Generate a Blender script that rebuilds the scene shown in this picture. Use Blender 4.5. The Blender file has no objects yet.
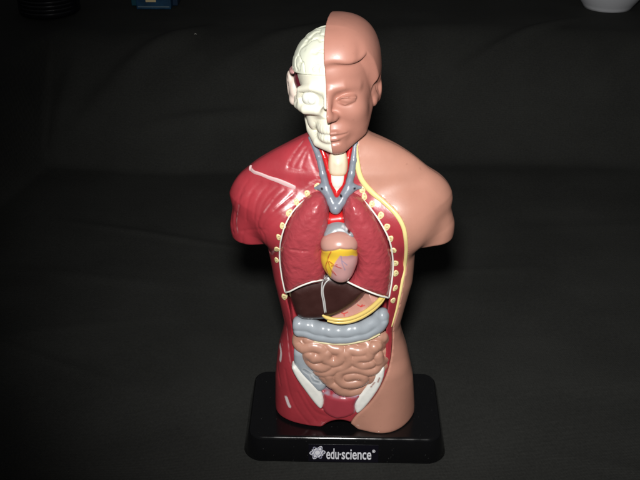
import bpy, math, random
import numpy as np
from mathutils import Vector, Matrix

random.seed(4)
sc = bpy.context.scene
COL = sc.collection
S = 0.01                                   # shapes are written in centimetres

# ------------------------------------------------------------------ camera
FPX = 950.0
TH, PS = math.radians(30.5), math.radians(1.3)
Fv = np.array([-math.sin(PS) * math.cos(TH), math.cos(PS) * math.cos(TH), -math.sin(TH)])
Rv = np.array([math.cos(PS), math.sin(PS), 0.0])
Uv = np.cross(Rv, Fv)
CAM = np.array([-0.4537, -51.8238, 44.1818])
cd = bpy.data.cameras.new('camera')
cam = bpy.data.objects.new('camera', cd)
COL.objects.link(cam)
cd.sensor_width = 36.0
cd.lens = FPX / 640 * 36.0
cd.clip_start, cd.clip_end = 0.01, 50
mw = Matrix([list(Rv), list(Uv), list(-Fv)]).transposed().to_4x4()
mw.translation = Vector(CAM * S)
cam.matrix_world = mw
sc.camera = cam

# ------------------------------------------------------------------ light: dim room and the camera's flash
w = bpy.data.worlds.new('World')
sc.world = w
w.use_nodes = True
w.node_tree.nodes['Background'].inputs[0].default_value = (0.95, 0.97, 1.0, 1)
w.node_tree.nodes['Background'].inputs[1].default_value = 0.045
fl = bpy.data.lights.new('camera_flash', 'SPOT')      # the flash throws a soft cone, brightest near the middle of the view
fl.spot_size = math.radians(60)
fl.spot_blend = 1.0
fl.shadow_soft_size = 0.024
fl.energy = 20.8
fl.color = (1.0, 0.985, 0.96)
flo = bpy.data.objects.new('camera_flash', fl)
COL.objects.link(flo)
flo.location = Vector((CAM + Uv * 6.5 - Rv * 0.8 + Fv * 1.0) * S)
aim = Fv + (440 - 320) / FPX * Rv + (240 - 285) / FPX * Uv
flo.rotation_euler = Vector(aim).to_track_quat('-Z', 'Y').to_euler()
sc.view_settings.view_transform = 'Standard'
sc.view_settings.look = 'None'
sc.view_settings.exposure = 0
sc.view_settings.gamma = 1

# ------------------------------------------------------------------ materials
def mat(name, col, rough=0.4, coat=0.0, vcol=False, bump=None, spec=0.5, metal=0.0, var=0.0, sheen=0.0, coat_rough=0.12, varscale=120):
    m = bpy.data.materials.new(name)
    m.use_nodes = True
    nt = m.node_tree
    b = nt.nodes['Principled BSDF']
    b.inputs['Base Color'].default_value = (*col, 1)
    b.inputs['Roughness'].default_value = rough
    b.inputs['Metallic'].default_value = metal
    b.inputs['Specular IOR Level'].default_value = spec
    b.inputs['Coat Weight'].default_value = coat
    b.inputs['Coat Roughness'].default_value = coat_rough
    b.inputs['Sheen Weight'].default_value = sheen
    tc = nt.nodes.new('ShaderNodeTexCoord')
    src = None
    if vcol:
        a = nt.nodes.new('ShaderNodeAttribute')
        a.attribute_name = 'Col'
        src = a.outputs['Color']
    if var > 0:
        n = nt.nodes.new('ShaderNodeTexNoise')
        n.inputs['Scale'].default_value = varscale
        n.inputs['Detail'].default_value = 5
        nt.links.new(tc.outputs['Object'], n.inputs['Vector'])
        mr = nt.nodes.new('ShaderNodeMapRange')
        mr.inputs[3].default_value = 1 - var
        mr.inputs[4].default_value = 1 + var
        mr.inputs[1].default_value = 0.3
        mr.inputs[2].default_value = 0.7
        nt.links.new(n.outputs['Fac'], mr.inputs[0])
        mx = nt.nodes.new('ShaderNodeVectorMath')
        mx.operation = 'SCALE'
        if src:
            nt.links.new(src, mx.inputs[0])
        else:
            mx.inputs[0].default_value = col
        nt.links.new(mr.outputs[0], mx.inputs[3])
        src = mx.outputs[0]
    if src:
        nt.links.new(src, b.inputs['Base Color'])
    if bump:
        kind, scale, dist = bump
        bp = nt.nodes.new('ShaderNodeBump')
        bp.inputs['Distance'].default_value = dist * S
        if kind == 'noise':
            n = nt.nodes.new('ShaderNodeTexNoise')
            n.inputs['Scale'].default_value = scale
            n.inputs['Detail'].default_value = 4
            h = n.outputs['Fac']
        elif kind == 'lobule':
            wn = nt.nodes.new('ShaderNodeTexNoise')
            wn.inputs['Scale'].default_value = scale * 0.6
            nt.links.new(tc.outputs['Object'], wn.inputs['Vector'])
            sc_ = nt.nodes.new('ShaderNodeVectorMath'); sc_.operation = 'SCALE'
            sc_.inputs[3].default_value = 1.6 / scale
            nt.links.new(wn.outputs['Color'], sc_.inputs[0])
            ad = nt.nodes.new('ShaderNodeVectorMath'); ad.operation = 'ADD'
            nt.links.new(tc.outputs['Object'], ad.inputs[0])
            nt.links.new(sc_.outputs[0], ad.inputs[1])
            n = nt.nodes.new('ShaderNodeTexVoronoi')
            n.feature = 'SMOOTH_F1'
            n.inputs['Scale'].default_value = scale
            n.inputs['Smoothness'].default_value = 0.35
            nt.links.new(ad.outputs[0], n.inputs['Vector'])
            h = n.outputs['Distance']
        if kind != 'lobule':
            nt.links.new(tc.outputs['Object'], n.inputs['Vector'])
        nt.links.new(h, bp.inputs['Height'])
        nt.links.new(bp.outputs[0], b.inputs['Normal'])
        if coat > 0:
            nt.links.new(bp.outputs[0], b.inputs['Coat Normal'])
    return m

M = {}
M['muscle'] = mat('muscle_red_paint', (0.33, 0.028, 0.042), 0.34, 0.35, vcol=True, bump=('noise', 260, 0.012), var=0.05, coat_rough=0.2)
M['skin'] = mat('skin_plastic', (0.52, 0.25, 0.175), 0.42, 0.18, vcol=True, bump=('noise', 350, 0.004), var=0.03, spec=0.45)
M['face'] = mat('face_plastic', (0.42, 0.190, 0.142), 0.42, 0.12, bump=('noise', 350, 0.003), var=0.03, spec=0.45)
M['bone'] = mat('bone_white', (0.80, 0.79, 0.70), 0.42, vcol=True, bump=('noise', 300, 0.006), spec=0.4)
M['brain'] = mat('brain_cream', (0.74, 0.76, 0.62), 0.5, vcol=True, spec=0.4)
M['maroon'] = mat('temple_maroon', (0.13, 0.012, 0.025), 0.4, vcol=False)
M['lung'] = mat('lung_red', (0.27, 0.024, 0.036), 0.33, 0.3, vcol=True, bump=('lobule', 330, 0.03), var=0.06, coat_rough=0.25)
M['fat'] = mat('fat_yellow', (0.82, 0.68, 0.29), 0.4, 0.2, var=0.05)
M['whiteline'] = mat('pleura_white', (0.78, 0.76, 0.70), 0.45)
M['vein'] = mat('vein_blue_grey', (0.20, 0.22, 0.26), 0.33, 0.3, vcol=True, bump=('noise', 200, 0.01), var=0.04)
M['artery'] = mat('artery_red', (0.52, 0.012, 0.014), 0.3, 0.3, vcol=False)
M['white'] = mat('cartilage_white', (0.82, 0.80, 0.74), 0.4, vcol=True)
M['heart'] = mat('heart_paint', (0.6, 0.35, 0.28), 0.3, 0.35, vcol=True, var=0.03)
M['liver'] = mat('liver_brown', (0.043, 0.016, 0.014), 0.33, 0.4, bump=('noise', 220, 0.01), var=0.12, coat_rough=0.25)
M['stomach'] = mat('stomach_pink', (0.5, 0.22, 0.18), 0.33, 0.3, vcol=True, bump=('noise', 200, 0.01))
M['colon'] = mat('colon_blue_grey', (0.27, 0.31, 0.35), 0.3, 0.35, vcol=True, bump=('noise', 150, 0.02), var=0.04)
M['gut'] = mat('intestine_tan', (0.40, 0.185, 0.13), 0.36, 0.3, vcol=True, bump=('noise', 160, 0.015), var=0.04, coat_rough=0.2)
M['rib'] = mat('rib_cream', (0.75, 0.66, 0.36), 0.42, vcol=True)
M['base'] = mat('black_gloss_plastic', (0.004, 0.004, 0.0045), 0.12, 0.0, bump=('noise', 60, 0.004), spec=0.5)
M['label'] = mat('label_black', (0.004, 0.0035, 0.007), 0.25)
M['ink'] = mat('label_white_ink', (0.66, 0.66, 0.70), 0.5)
M['inkgrey'] = mat('label_grey_ink', (0.22, 0.22, 0.30), 0.5)

def wear(m, r0, r1, scale, dust=0.0, dscale=900, dcol=(0.09, 0.09, 0.085)):
    nt = m.node_tree
    b = nt.nodes['Principled BSDF']
    tc = nt.nodes.new('ShaderNodeTexCoord')
    n = nt.nodes.new('ShaderNodeTexNoise')
    n.inputs['Scale'].default_value = scale
    n.inputs['Detail'].default_value = 6
    n.inputs['Roughness'].default_value = 0.65
    nt.links.new(tc.outputs['Object'], n.inputs['Vector'])
    mr = nt.nodes.new('ShaderNodeMapRange')
    mr.inputs[1].default_value, mr.inputs[2].default_value = 0.35, 0.65
    mr.inputs[3].default_value, mr.inputs[4].default_value = r0, r1
    nt.links.new(n.outputs['Fac'], mr.inputs[0])
    nt.links.new(mr.outputs[0], b.inputs['Roughness'])
    if dust:
        v = nt.nodes.new('ShaderNodeTexNoise')
        v.inputs['Scale'].default_value = dscale
        v.inputs['Detail'].default_value = 2
        nt.links.new(tc.outputs['Object'], v.inputs['Vector'])
        m2 = nt.nodes.new('ShaderNodeMapRange')
        m2.inputs[1].default_value, m2.inputs[2].default_value = 0.70, 0.78
        m2.inputs[3].default_value, m2.inputs[4].default_value = 0, dust
        nt.links.new(v.outputs['Fac'], m2.inputs[0])
        mx = nt.nodes.new('ShaderNodeMix'); mx.data_type = 'RGBA'
        src = b.inputs['Base Color'].links[0].from_socket if b.inputs['Base Color'].is_linked else None
        if src: nt.links.new(src, mx.inputs['A'])
        else: mx.inputs['A'].default_value = b.inputs['Base Color'].default_value
        mx.inputs['B'].default_value = (*dcol, 1)
        nt.links.new(m2.outputs[0], mx.inputs['Factor'])
        nt.links.new(mx.outputs['Result'], b.inputs['Base Color'])
wear(M['base'], 0.08, 0.24, 60, 0.6, 700)
wear(M['skin'], 0.38, 0.50, 90, 0.35, 260, (0.30, 0.13, 0.10))
wear(M['face'], 0.36, 0.48, 90, 0.3, 260, (0.28, 0.12, 0.09))
wear(M['muscle'], 0.28, 0.42, 110)
wear(M['lung'], 0.26, 0.42, 200)
wear(M['gut'], 0.30, 0.44, 150)
wear(M['liver'], 0.28, 0.42, 120, 0.4, 700, (0.12, 0.09, 0.08))

# ------------------------------------------------------------------ object helpers
def thing(name, label, cat, loc=(0, 0, 0), group=None):
    o = bpy.data.objects.new(name, None)
    COL.objects.link(o)
    o.location = Vector(loc) * S
    o.empty_display_size = 0.01
    o['label'] = label
    o['category'] = cat
    if group:
        o['group'] = group
    return o

WL = {}
def wloc(o):
    v = Vector((0, 0, 0))
    while o:
        v = v + o.location
        o = o.parent
    return v

def link(name, me, m, parent=None, label=None):
    o = bpy.data.objects.new(name, me)
    COL.objects.link(o)
    if m:
        me.materials.clear()
        me.materials.append(m)
    if parent:
        o.parent = parent
        v = wloc(parent)
        if v.length > 0:
            me.transform(Matrix.Translation(-v))
    if label:
        o['label'] = label
    return o

def mesh(name, V, Fc, m, parent=None, smooth=True, color=None, label=None):
    me = bpy.data.meshes.new(name)
    V = np.asarray(V, float)
    me.from_pydata((V * S).tolist(), [], [list(map(int, q)) for q in Fc] if not isinstance(Fc, np.ndarray) else Fc.tolist())
    me.validate()
    if color is not None:
        a = me.color_attributes.new('Col', 'FLOAT_COLOR', 'POINT')
        c = np.ones((len(me.vertices), 4), np.float32)
        c[:, :3] = color
        a.data.foreach_set('color', c.ravel())
    me.polygons.foreach_set('use_smooth', [smooth] * len(me.polygons))
    me.update()
    return link(name, me, m, parent, label)

# ------------------------------------------------------------------ signed distance tools
def smin(a, b, k):
    h = np.clip(0.5 + 0.5 * (b - a) / k, 0, 1)
    return b + (a - b) * h - k * h * (1 - h)
def smax(a, b, k):
    return -smin(-a, -b, k)
def sph(x, y, z, c, r):
    return np.sqrt((x - c[0]) ** 2 + (y - c[1]) ** 2 + (z - c[2]) ** 2) - r
def ell(x, y, z, c, r):
    a, b, q = (x - c[0]) / r[0], (y - c[1]) / r[1], (z - c[2]) / r[2]
    k0 = np.sqrt(a * a + b * b + q * q)
    k1 = np.sqrt((a / r[0]) ** 2 + (b / r[1]) ** 2 + (q / r[2]) ** 2) + 1e-6
    return k0 * (k0 - 1) / k1
def cap(x, y, z, a, b, ra, rb=None):
    rb = ra if rb is None else rb
    a, b = np.asarray(a, float), np.asarray(b, float)
    d = b - a
    L = d @ d + 1e-9
    t = np.clip(((x - a[0]) * d[0] + (y - a[1]) * d[1] + (z - a[2]) * d[2]) / L, 0, 1)
    return np.sqrt((x - a[0] - t * d[0]) ** 2 + (y - a[1] - t * d[1]) ** 2 + (z - a[2] - t * d[2]) ** 2) - (ra + (rb - ra) * t)
def chain(x, y, z, pts, rad, k=0.0):
    r = None
    if np.isscalar(rad):
        rad = [rad] * len(pts)
    for i in range(len(pts) - 1):
        c = cap(x, y, z, pts[i], pts[i + 1], rad[i], rad[i + 1])
        r = c if r is None else (smin(r, c, k) if k else np.minimum(r, c))
    return r
def poly2(x, z, P):
    P = np.asarray(P, float)
    d = None
    ins = None
    n = len(P)
    for i in range(n):
        a, b = P[i], P[(i + 1) % n]
        ex, ez = b[0] - a[0], b[1] - a[1]
        wx, wz = x - a[0], z - a[1]
        t = np.clip((wx * ex + wz * ez) / (ex * ex + ez * ez + 1e-9), 0, 1)
        q = (wx - ex * t) ** 2 + (wz - ez * t) ** 2
        d = q if d is None else np.minimum(d, q)
        c = ((a[1] > z) != (b[1] > z)) & (x < ex * (z - a[1]) / (ez if abs(ez) > 1e-9 else 1e-9) + a[0])
        ins = c if ins is None else ins ^ c
    return np.sqrt(d) * np.where(ins, -1.0, 1.0)

def catmull(P, n=6, closed=False):
    P = np.asarray(P, float)
    out = []
    N = len(P)
    rng = range(N) if closed else range(N - 1)
    for i in rng:
        if closed:
            p0, p1, p2, p3 = P[(i - 1) % N], P[i], P[(i + 1) % N], P[(i + 2) % N]
        else:
            p0, p1, p2, p3 = P[max(i - 1, 0)], P[i], P[i + 1], P[min(i + 2, N - 1)]
        for j in range(n):
            t = j / n
            out.append(0.5 * (2 * p1 + (p2 - p0) * t + (2 * p0 - 5 * p1 + 4 * p2 - p3) * t * t + (3 * p1 - p0 - 3 * p2 + p3) * t ** 3))
    if not closed:
        out.append(P[-1])
    return np.array(out)

def sdf_mesh(f, lo, hi, h):
    lo, hi = np.array(lo, float), np.array(hi, float)
    n = np.ceil((hi - lo) / h).astype(int) + 1
    ax = [lo[i] + h * np.arange(n[i]) for i in range(3)]
    X, Y, Z = ax[0][:, None, None], ax[1][None, :, None], ax[2][None, None, :]
    D = np.broadcast_to(f(X, Y, Z), tuple(n)).astype(np.float32).copy()
    big = 1e3
    D[0], D[-1], D[:, 0], D[:, -1], D[:, :, 0], D[:, :, -1] = big, big, big, big, big, big
    np.clip(D, -h * 3, h * 3, out=D)
    I = D < 0
    cs = tuple(n - 1)
    cnt = np.zeros(cs, np.uint8)
    offs = [(i, j, k) for i in (0, 1) for j in (0, 1) for k in (0, 1)]
    for o in offs:
        cnt += I[o[0]:o[0] + cs[0], o[1]:o[1] + cs[1], o[2]:o[2] + cs[2]]
    act = (cnt > 0) & (cnt < 8)
    idx = np.full(cs, -1, np.int64)
    ci = np.argwhere(act)
    idx[act] = np.arange(len(ci))
    acc = np.zeros((len(ci), 3))
    num = np.zeros(len(ci))
    for a in range(3):
        e = np.zeros(3, int); e[a] = 1
        oth = [q for q in range(3) if q != a]
        for s in (0, 1):
            for t in (0, 1):
                o = np.zeros(3, int); o[oth[0]] = s; o[oth[1]] = t
                p0 = ci + o
                p1 = p0 + e
                d0 = D[p0[:, 0], p0[:, 1], p0[:, 2]]
                d1 = D[p1[:, 0], p1[:, 1], p1[:, 2]]
                c = (d0 < 0) != (d1 < 0)
                tt = np.where(c, d0 / np.where(c, d0 - d1, 1), 0)
                acc += np.where(c[:, None], p0 + e * tt[:, None], 0)
                num += c
    V = lo + (acc / num[:, None]) * h
    faces = []
    for a in range(3):
        b, c = (a + 1) % 3, (a + 2) % 3
        sl0 = [slice(None)] * 3; sl1 = [slice(None)] * 3
        sl0[a] = slice(0, -1); sl1[a] = slice(1, None)
        A, B = I[tuple(sl0)], I[tuple(sl1)]
        for flip, mask in ((False, A & ~B), (True, ~A & B)):
            p = np.argwhere(mask)
            p = p[(p[:, b] > 0) & (p[:, c] > 0) & (p[:, b] < n[b] - 1) & (p[:, c] < n[c] - 1)]
            eb = np.zeros(3, int); eb[b] = 1
            ec = np.zeros(3, int); ec[c] = 1
            q = [p - eb - ec, p - ec, p, p - eb]
            q = [idx[r[:, 0], r[:, 1], r[:, 2]] for r in q]
            fc = np.stack(q if not flip else q[::-1], 1)
            faces.append(fc)
    Fc = np.concatenate(faces)
    E1 = np.concatenate([Fc[:, [0, 1]], Fc[:, [1, 2]], Fc[:, [2, 3]], Fc[:, [3, 0]]])
    deg = np.bincount(E1.ravel(), minlength=len(V)).astype(float)
    for it in range(3):
        if it:
            sm = np.stack([np.bincount(E1[:, 0], V[E1[:, 1], q], len(V)) + np.bincount(E1[:, 1], V[E1[:, 0], q], len(V)) for q in range(3)], 1)
            V = V + 0.5 * (sm / deg[:, None] - V)
        d, g = sdf_grad(f, V, h * 0.4)
        g2 = (g * g).sum(1) + 1e-3
        st = np.clip(d / g2, -h, h)
        V = V - g * (st * 0.8)[:, None]
    return V, Fc
def ev(f, P):
    return np.broadcast_to(f(P[:, 0], P[:, 1], P[:, 2]), (len(P),)).astype(float)
def sdf_grad(f, P, e):
    d = ev(f, P)
    g = np.stack([ev(f, P + np.eye(3)[i] * e) - ev(f, P - np.eye(3)[i] * e) for i in range(3)], 1) / (2 * e)
    return d, g
def normals(f, P, e=0.03):
    g = sdf_grad(f, P, e)[1]
    return g / (np.linalg.norm(g, axis=1)[:, None] + 1e-9)

def _hash(i, j, k, s):
    n = (i * 374761393 + j * 668265263 + k * 2147483647 + s * 1274126177) & 0xffffffff
    n = ((n ^ (n >> 13)) * 1274126177) & 0xffffffff
    n = (n ^ (n >> 16)) & 0xffffffff
    return n / 4294967295.0 * 2 - 1
def noise3(P, s=0):
    P = np.asarray(P, float)
    i = np.floor(P).astype(np.int64)
    fr = P - i
    u = fr * fr * fr * (fr * (fr * 6 - 15) + 10)
    r = 0
    for a in (0, 1):
        for b in (0, 1):
            for c in (0, 1):
                wgt = (u[:, 0] if a else 1 - u[:, 0]) * (u[:, 1] if b else 1 - u[:, 1]) * (u[:, 2] if c else 1 - u[:, 2])
                r = r + wgt * _hash(i[:, 0] + a, i[:, 1] + b, i[:, 2] + c, s)
    return r
def sstep(a, b, x):
    t = np.clip((x - a) / (b - a), 0, 1)
    return t * t * (3 - 2 * t)
def dline(P, L):
    return chain(P[:, 0], P[:, 1], P[:, 2], L, 0.0)
def mixc(c0, c1, m):
    return c0 * (1 - m[:, None]) + np.array(c1)[None, :] * m[:, None]

# points of the model measured on its front view
def ray(px, py):
    return Fv + (px - 320) / FPX * Rv + (240 - py) / FPX * Uv
def PY(px, py, y=0.0):
    d = ray(px, py)
    return CAM + d * ((y - CAM[1]) / d[1])
def PZ(px, py, z=0.0):
    d = ray(px, py)
    return CAM + d * ((z - CAM[2]) / d[2])
def snap(f, pts):
    D = np.array([ray(*p) for p in pts])
    t = np.full(len(pts), 44.0)
    best = t.copy(); bd = np.full(len(pts), 1e9)
    for _ in range(140):
        P = CAM + D * t[:, None]
        d = ev(f, P)
        u = np.abs(d) < bd
        best[u] = t[u]; bd[u] = np.abs(d)[u]
        t = np.minimum(t + d * 0.55, 75)
    return CAM + D * best[:, None]
def polyXZ(pts, y):
    return np.array([PY(p[0], p[1], y)[[0, 2]] for p in pts])
def z6(L): return [(260 + a / 4, 180 + b / 4) for a, b in L]
def z8(L): return [(260 + a / 4, 310 + b / 4) for a, b in L]
def z5(L): return [(220 + a / 4, 190 + b / 4) for a, b in L]
def z3(L): return [(220 + a / 5.333, 130 + b / 5.333) for a, b in L]
def z7(L): return [(270 + a / 4.571, 260 + b / 4.571) for a, b in L]
def z4(L): return [(340 + a / 4, 130 + b / 4) for a, b in L]

def sweep(name, P, rad, m, parent, seg=10, flat=1.0, color=None, label=None, n=5):
    """one tube along a smoothed line; several lines may be given as a list of (points, radius)"""
    V, Fc = [], []
    items = P if isinstance(P, list) and isinstance(P[0], tuple) and len(P[0]) == 2 and not np.isscalar(P[0][0]) and np.ndim(P[0][0]) == 2 else [(P, rad)]
    for pts, r in items:
        C = catmull(pts, n)
        rr = np.interp(np.linspace(0, 1, len(C)), np.linspace(0, 1, len(r)), r) if not np.isscalar(r) else np.full(len(C), r)
        T = np.gradient(C, axis=0)
        T /= np.linalg.norm(T, axis=1)[:, None] + 1e-9
        base = len(V)
        for i, (c, t) in enumerate(zip(C, T)):
            a = np.cross(t, np.array([0, 1.0, 0.12])); a /= np.linalg.norm(a) + 1e-9
            b = np.cross(t, a)
            for k in range(seg):
                q = 2 * math.pi * k / seg
                V.append(c + rr[i] * (math.cos(q) * a + flat * math.sin(q) * b))
        for i in range(len(C) - 1):
            for k in range(seg):
                k2 = (k + 1) % seg
                Fc.append([base + i * seg + k, base + i * seg + k2, base + (i + 1) * seg + k2, base + (i + 1) * seg + k])
        for i, t0 in ((0, -1), (len(C) - 1, 1)):
            V.append(C[i] + T[i] * rr[i] * 0.6 * t0)
            for k in range(seg):
                q = [base + i * seg + k, base + i * seg + (k + 1) % seg, len(V) - 1]
                Fc.append(q if t0 > 0 else q[::-1])
    V = np.array(V)
    return mesh(name, V, Fc, m, parent, color=None if color is None else np.tile(color, (len(V), 1)), label=label)

def organ(name, f, lo, hi, h, m, parent, color=None, disp=None, label=None):
    V, Fc = sdf_mesh(f, lo, hi, h)
    if disp is not None:
        N = normals(f, V)
        V = V + N * disp(V, N)[:, None]
    c = color(V) if callable(color) else (None if color is None else np.tile(color, (len(V), 1)))
    return mesh(name, V, Fc, m, parent, color=c, label=label)

# ------------------------------------------------------------------ body shape (cm)
def table(rows, yz=0.0):
    out = []
    for r in rows:
        py, L, Rr, yf, yb = r
        a, b = PY(L, py, yz), PY(Rr, py, yz)
        out.append(((a[2] + b[2]) / 2, a[0], b[0], yf, yb))
    out = np.array(sorted(out))
    zz = np.linspace(out[0, 0] - 2, out[-1, 0] + 2, 400)
    g = [np.interp(zz, out[:, 0], out[:, i]) for i in range(1, 5)]
    ker = np.exp(-np.linspace(-2, 2, 25) ** 2); ker /= ker.sum()
    dz = zz[1] - zz[0]
    nk = max(3, int(0.9 / dz)) | 1
    ker = np.exp(-np.linspace(-2, 2, nk) ** 2); ker /= ker.sum()
    g = [np.convolve(np.pad(q, nk // 2, mode='edge'), ker, 'valid') for q in g]
    return zz, g, out[0, 0], out[-1, 0]
def loft(T, n=2.3, ztop=None, zbot=None, k=0.3):
    zz, g, z0, z1 = T
    z0 = z0 if zbot is None else zbot
    z1 = z1 if ztop is None else ztop
    def f(x, y, z):
        L, Rr, yf, yb = [np.interp(z, zz, q) for q in g]
        cx, a = (L + Rr) / 2, (Rr - L) / 2
        b = np.where(y < 0, -yf, yb)
        q = (np.abs((x - cx) / a) ** n + np.abs(y / b) ** n + 1e-9) ** (1 / n)
        d = (q - 1) * np.minimum(a, b)
        return smax(smax(d, z - z1, k), z0 - z, k)
    return f

T_tor = table([(172, 292, 388, -1.1, 1.4), (182, 276, 404, -1.7, 1.9), (192, 267, 412, -2.15, 2.3), (205, 263, 417, -2.45, 2.5), (225, 265, 415, -2.65, 2.7),
               (240, 267, 413.5, -2.75, 2.7), (258, 271, 412.5, -2.8, 2.7), (275, 274, 411, -2.8, 2.6), (299, 280, 404, -2.65, 2.4), (319, 284.5, 398.5, -2.5, 2.2),
               (330, 283, 400, -2.45, 2.2), (345, 278.5, 405, -2.4, 2.3), (372, 275.5, 411, -2.45, 2.5), (400, 275.5, 412.5, -2.4, 2.4), (418, 277, 412, -2.3, 2.2)])
T_yoke = table([(128, 318, 361, -0.9, 1.2), (136, 306, 372, -0.95, 1.3), (141, 295, 385, -1.0, 1.4), (147, 284, 397, -1.15, 1.5), (155, 269, 409, -1.3, 1.7),
                (163, 256, 419, -1.5, 1.9), (175, 242, 433, -1.65, 2.0), (182, 238.5, 438, -1.75, 2.0), (195, 235, 444, -1.8, 2.0),
                (204, 234, 446.5, -1.85, 2.0)])
z_al = PY(250, 245.5, -1.2)[2]
z_ar = PY(435, 244.5, -1.2)[2]
f_tor = loft(T_tor, 2.5, zbot=0.03, k=0.25)
f_yoke = loft(T_yoke, 2.15, k=0.9)
def arm_pt(px_, py_, y_):
    return np.array([PY(px_, py_, 0)[0], y_, PY(px_, py_, 0)[2]])
AL = [arm_pt(260.5, 200, 0.15), arm_pt(253, 225, 0.1), arm_pt(253, 256, 0.0)]
AR = [arm_pt(420.5, 201, 0.15), arm_pt(430, 225, 0.1), arm_pt(432, 256, 0.0)]
def f_al(x, y, z):
    return smax(chain(x, y, z, AL, [1.85, 1.30, 1.12], 0.6), z_al - z, 0.2)
def f_ar(x, y, z):
    return smax(chain(x, y, z, AR, [1.85, 1.32, 1.18], 0.6), z_ar - z, 0.16)
neck_b, neck_t = PY(340, 195, 0.2), PY(338, 128, 0.5)
def body(x, y, z):
    yk_ = f_yoke(x, y, z)
    d = smin(f_tor(x, y, z), yk_, 0.75)
    d = smin(d, smin(yk_, np.minimum(f_al(x, y, z), f_ar(x, y, z)), 0.45), 0.14)
    d = smin(d, cap(x, y, z, neck_b, neck_t, 1.65, 1.5), 0.5)
    d = smax(smin(d, cap(x, y, z, (2.55, -0.8, 0.2), (2.5, -0.6, 4), 1.88, 1.6), 0.4), 0.03 - z, 0.2)
    # chest muscle on each side, gap between the thighs
    d = smin(d, ell(x, y, z, PY(400, 222, -1.3), (2.0, 1.35, 1.9)), 0.9)
    d = smin(d, ell(x, y, z, PY(284, 220, -1.3), (1.8, 1.35, 1.8)), 0.9)
    d = smax(d, -cap(x, y, z, (PY(340, 424, -2.2)[0], -4, -0.50), (PY(340, 424, -2.2)[0], 4, -0.50), 1.3), 0.25)
    return d

skin_line_px = [(357, 136), (356.5, 144), (357.5, 157), (361.5, 177), (372, 191), (385, 202), (397, 214), (404, 226), (406.5, 238), (407, 252), (405.5, 266),
                (403, 280), (400.5, 294), (397.5, 308), (392.5, 326), (392, 342), (390.5, 358), (387, 372), (377.5, 392), (367.5, 405), (357, 414.5), (352.5, 420), (350, 426)]
line3 = snap(body, skin_line_px)
cs = catmull(line3, 4)
SKINP = [(cs[0][0], 24.0)] + [(p[0], p[2]) for p in cs] + [(cs[-1][0], -3), (12, -3), (12, 24)]
def skin_region(x, z):
    return poly2(x, z, SKINP)
cav_px = [(327, 202), (320, 195), (310, 196.5), (297, 206.5), (287.5, 220), (281.5, 237), (279.5, 255), (281.5, 275), (285, 292), (290, 312), (293.5, 335), (294, 350),
          (296, 366), (306, 384), (316, 398), (321, 409), (330, 412), (345, 413), (356, 408), (367, 396), (378, 380), (384, 368), (386, 350), (386, 330), (388.5, 303),
          (392, 284), (393, 262), (390, 242), (382, 225), (372, 210), (362, 199.5), (352, 195), (345, 198), (340, 205), (335, 212)]
cav3 = snap(body, cav_px)
CAVP = [(p[0], p[2]) for p in cav3]
def cavity(x, y, z):
    return smax(poly2(x, z, CAVP), y + 0.7, 0.1)

def f_muscle(x, y, z):
    r = skin_region(x, z)
    side = np.where(y < 0.3, -r, x + 0.0)        # at the back the skin half starts at the spine
    d = smax(body(x, y, z), np.where(y < 0.3, -r, np.maximum(-r, x - 0.2)) * 0.9, 0.06)
    return smax(d, -cavity(x, y, z), 0.1)
def f_skin(x, y, z):
    r = skin_region(x, z)
    d = smax(body(x, y, z) - 0.07, np.where(y < 0.3, r + 0.02, np.minimum(r + 0.02, -x + 0.2)) * 0.9, 0.08)
    return smax(d, -smax(poly2(x, z, CAVP), y + 1.2, 0.1), 0.05)

torso = thing('anatomy_model', 'plastic half skinned human torso model with open chest and belly, standing on glossy black base', 'anatomy model')

# grooves and painted streaks of the muscles
def S3(pts):
    return catmull(snap(body, catmull(np.array(pts, float), 3)), 1)
grooves = [z3(q) for q in [
    [(440, 50), (405, 110), (372, 160), (365, 200)], [(455, 95), (425, 145), (395, 195)], [(462, 120), (448, 160), (432, 205)],
    [(475, 110), (492, 170), (520, 235)], [(365, 198), (400, 214), (450, 212)],
    [(262, 290), (222, 335), (190, 400), (182, 470)], [(215, 280), (165, 335), (142, 420), (140, 480)], [(150, 270), (112, 330), (95, 420)],
    [(310, 300), (262, 345), (225, 400), (205, 470)], [(345, 320), (290, 370), (245, 430)], [(400, 335), (350, 375), (290, 430)]]]
grooves += [z5(q) for q in [
    [(130, 10), (80, 60), (62, 110), (66, 165)], [(95, 5), (58, 50), (48, 110), (52, 170)], [(205, 35), (165, 90), (150, 130), (158, 170)],
    [(290, 20), (225, 75), (185, 110), (168, 140)], [(300, 70), (235, 115), (190, 150)], [(55, 172), (100, 162), (160, 158), (185, 160)],
    [(160, 158), (176, 180), (184, 215), (200, 250)], [(95, 165), (88, 195), (95, 225)], [(200, 250), (215, 242), (226, 235)], [(62, 90), (56, 150)]]]
grooves += [z8(q) for q in [
    [(95, 20), (108, 80), (116, 140), (126, 215)], [(118, 215), (165, 320), (215, 400), (262, 425)], [(100, 240), (118, 330), (150, 400), (195, 455)],
    [(84, 90), (72, 150), (70, 220), (82, 300)], [(150, 330), (190, 400), (225, 445)]]]
G3 = [S3(g) for g in grooves]
streak_w = [z3(q) for q in [[(440, 60), (400, 115), (370, 165)], [(462, 120), (440, 165), (428, 208)], [(368, 196), (400, 210), (440, 210)], [(458, 90), (420, 140)],
                            [(495, 200), (515, 255)], [(520, 280), (470, 300), (420, 340), (365, 395)], [(400, 345), (345, 392)], [(475, 285), (520, 262)]]]
streak_w += [z5(q) for q in [[(205, 250), (222, 240)], [(212, 40), (176, 88)], [(290, 60), (250, 100)], [(196, 248), (208, 256), (218, 240)], [(75, 60), (66, 120), (70, 170)]]]
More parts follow.
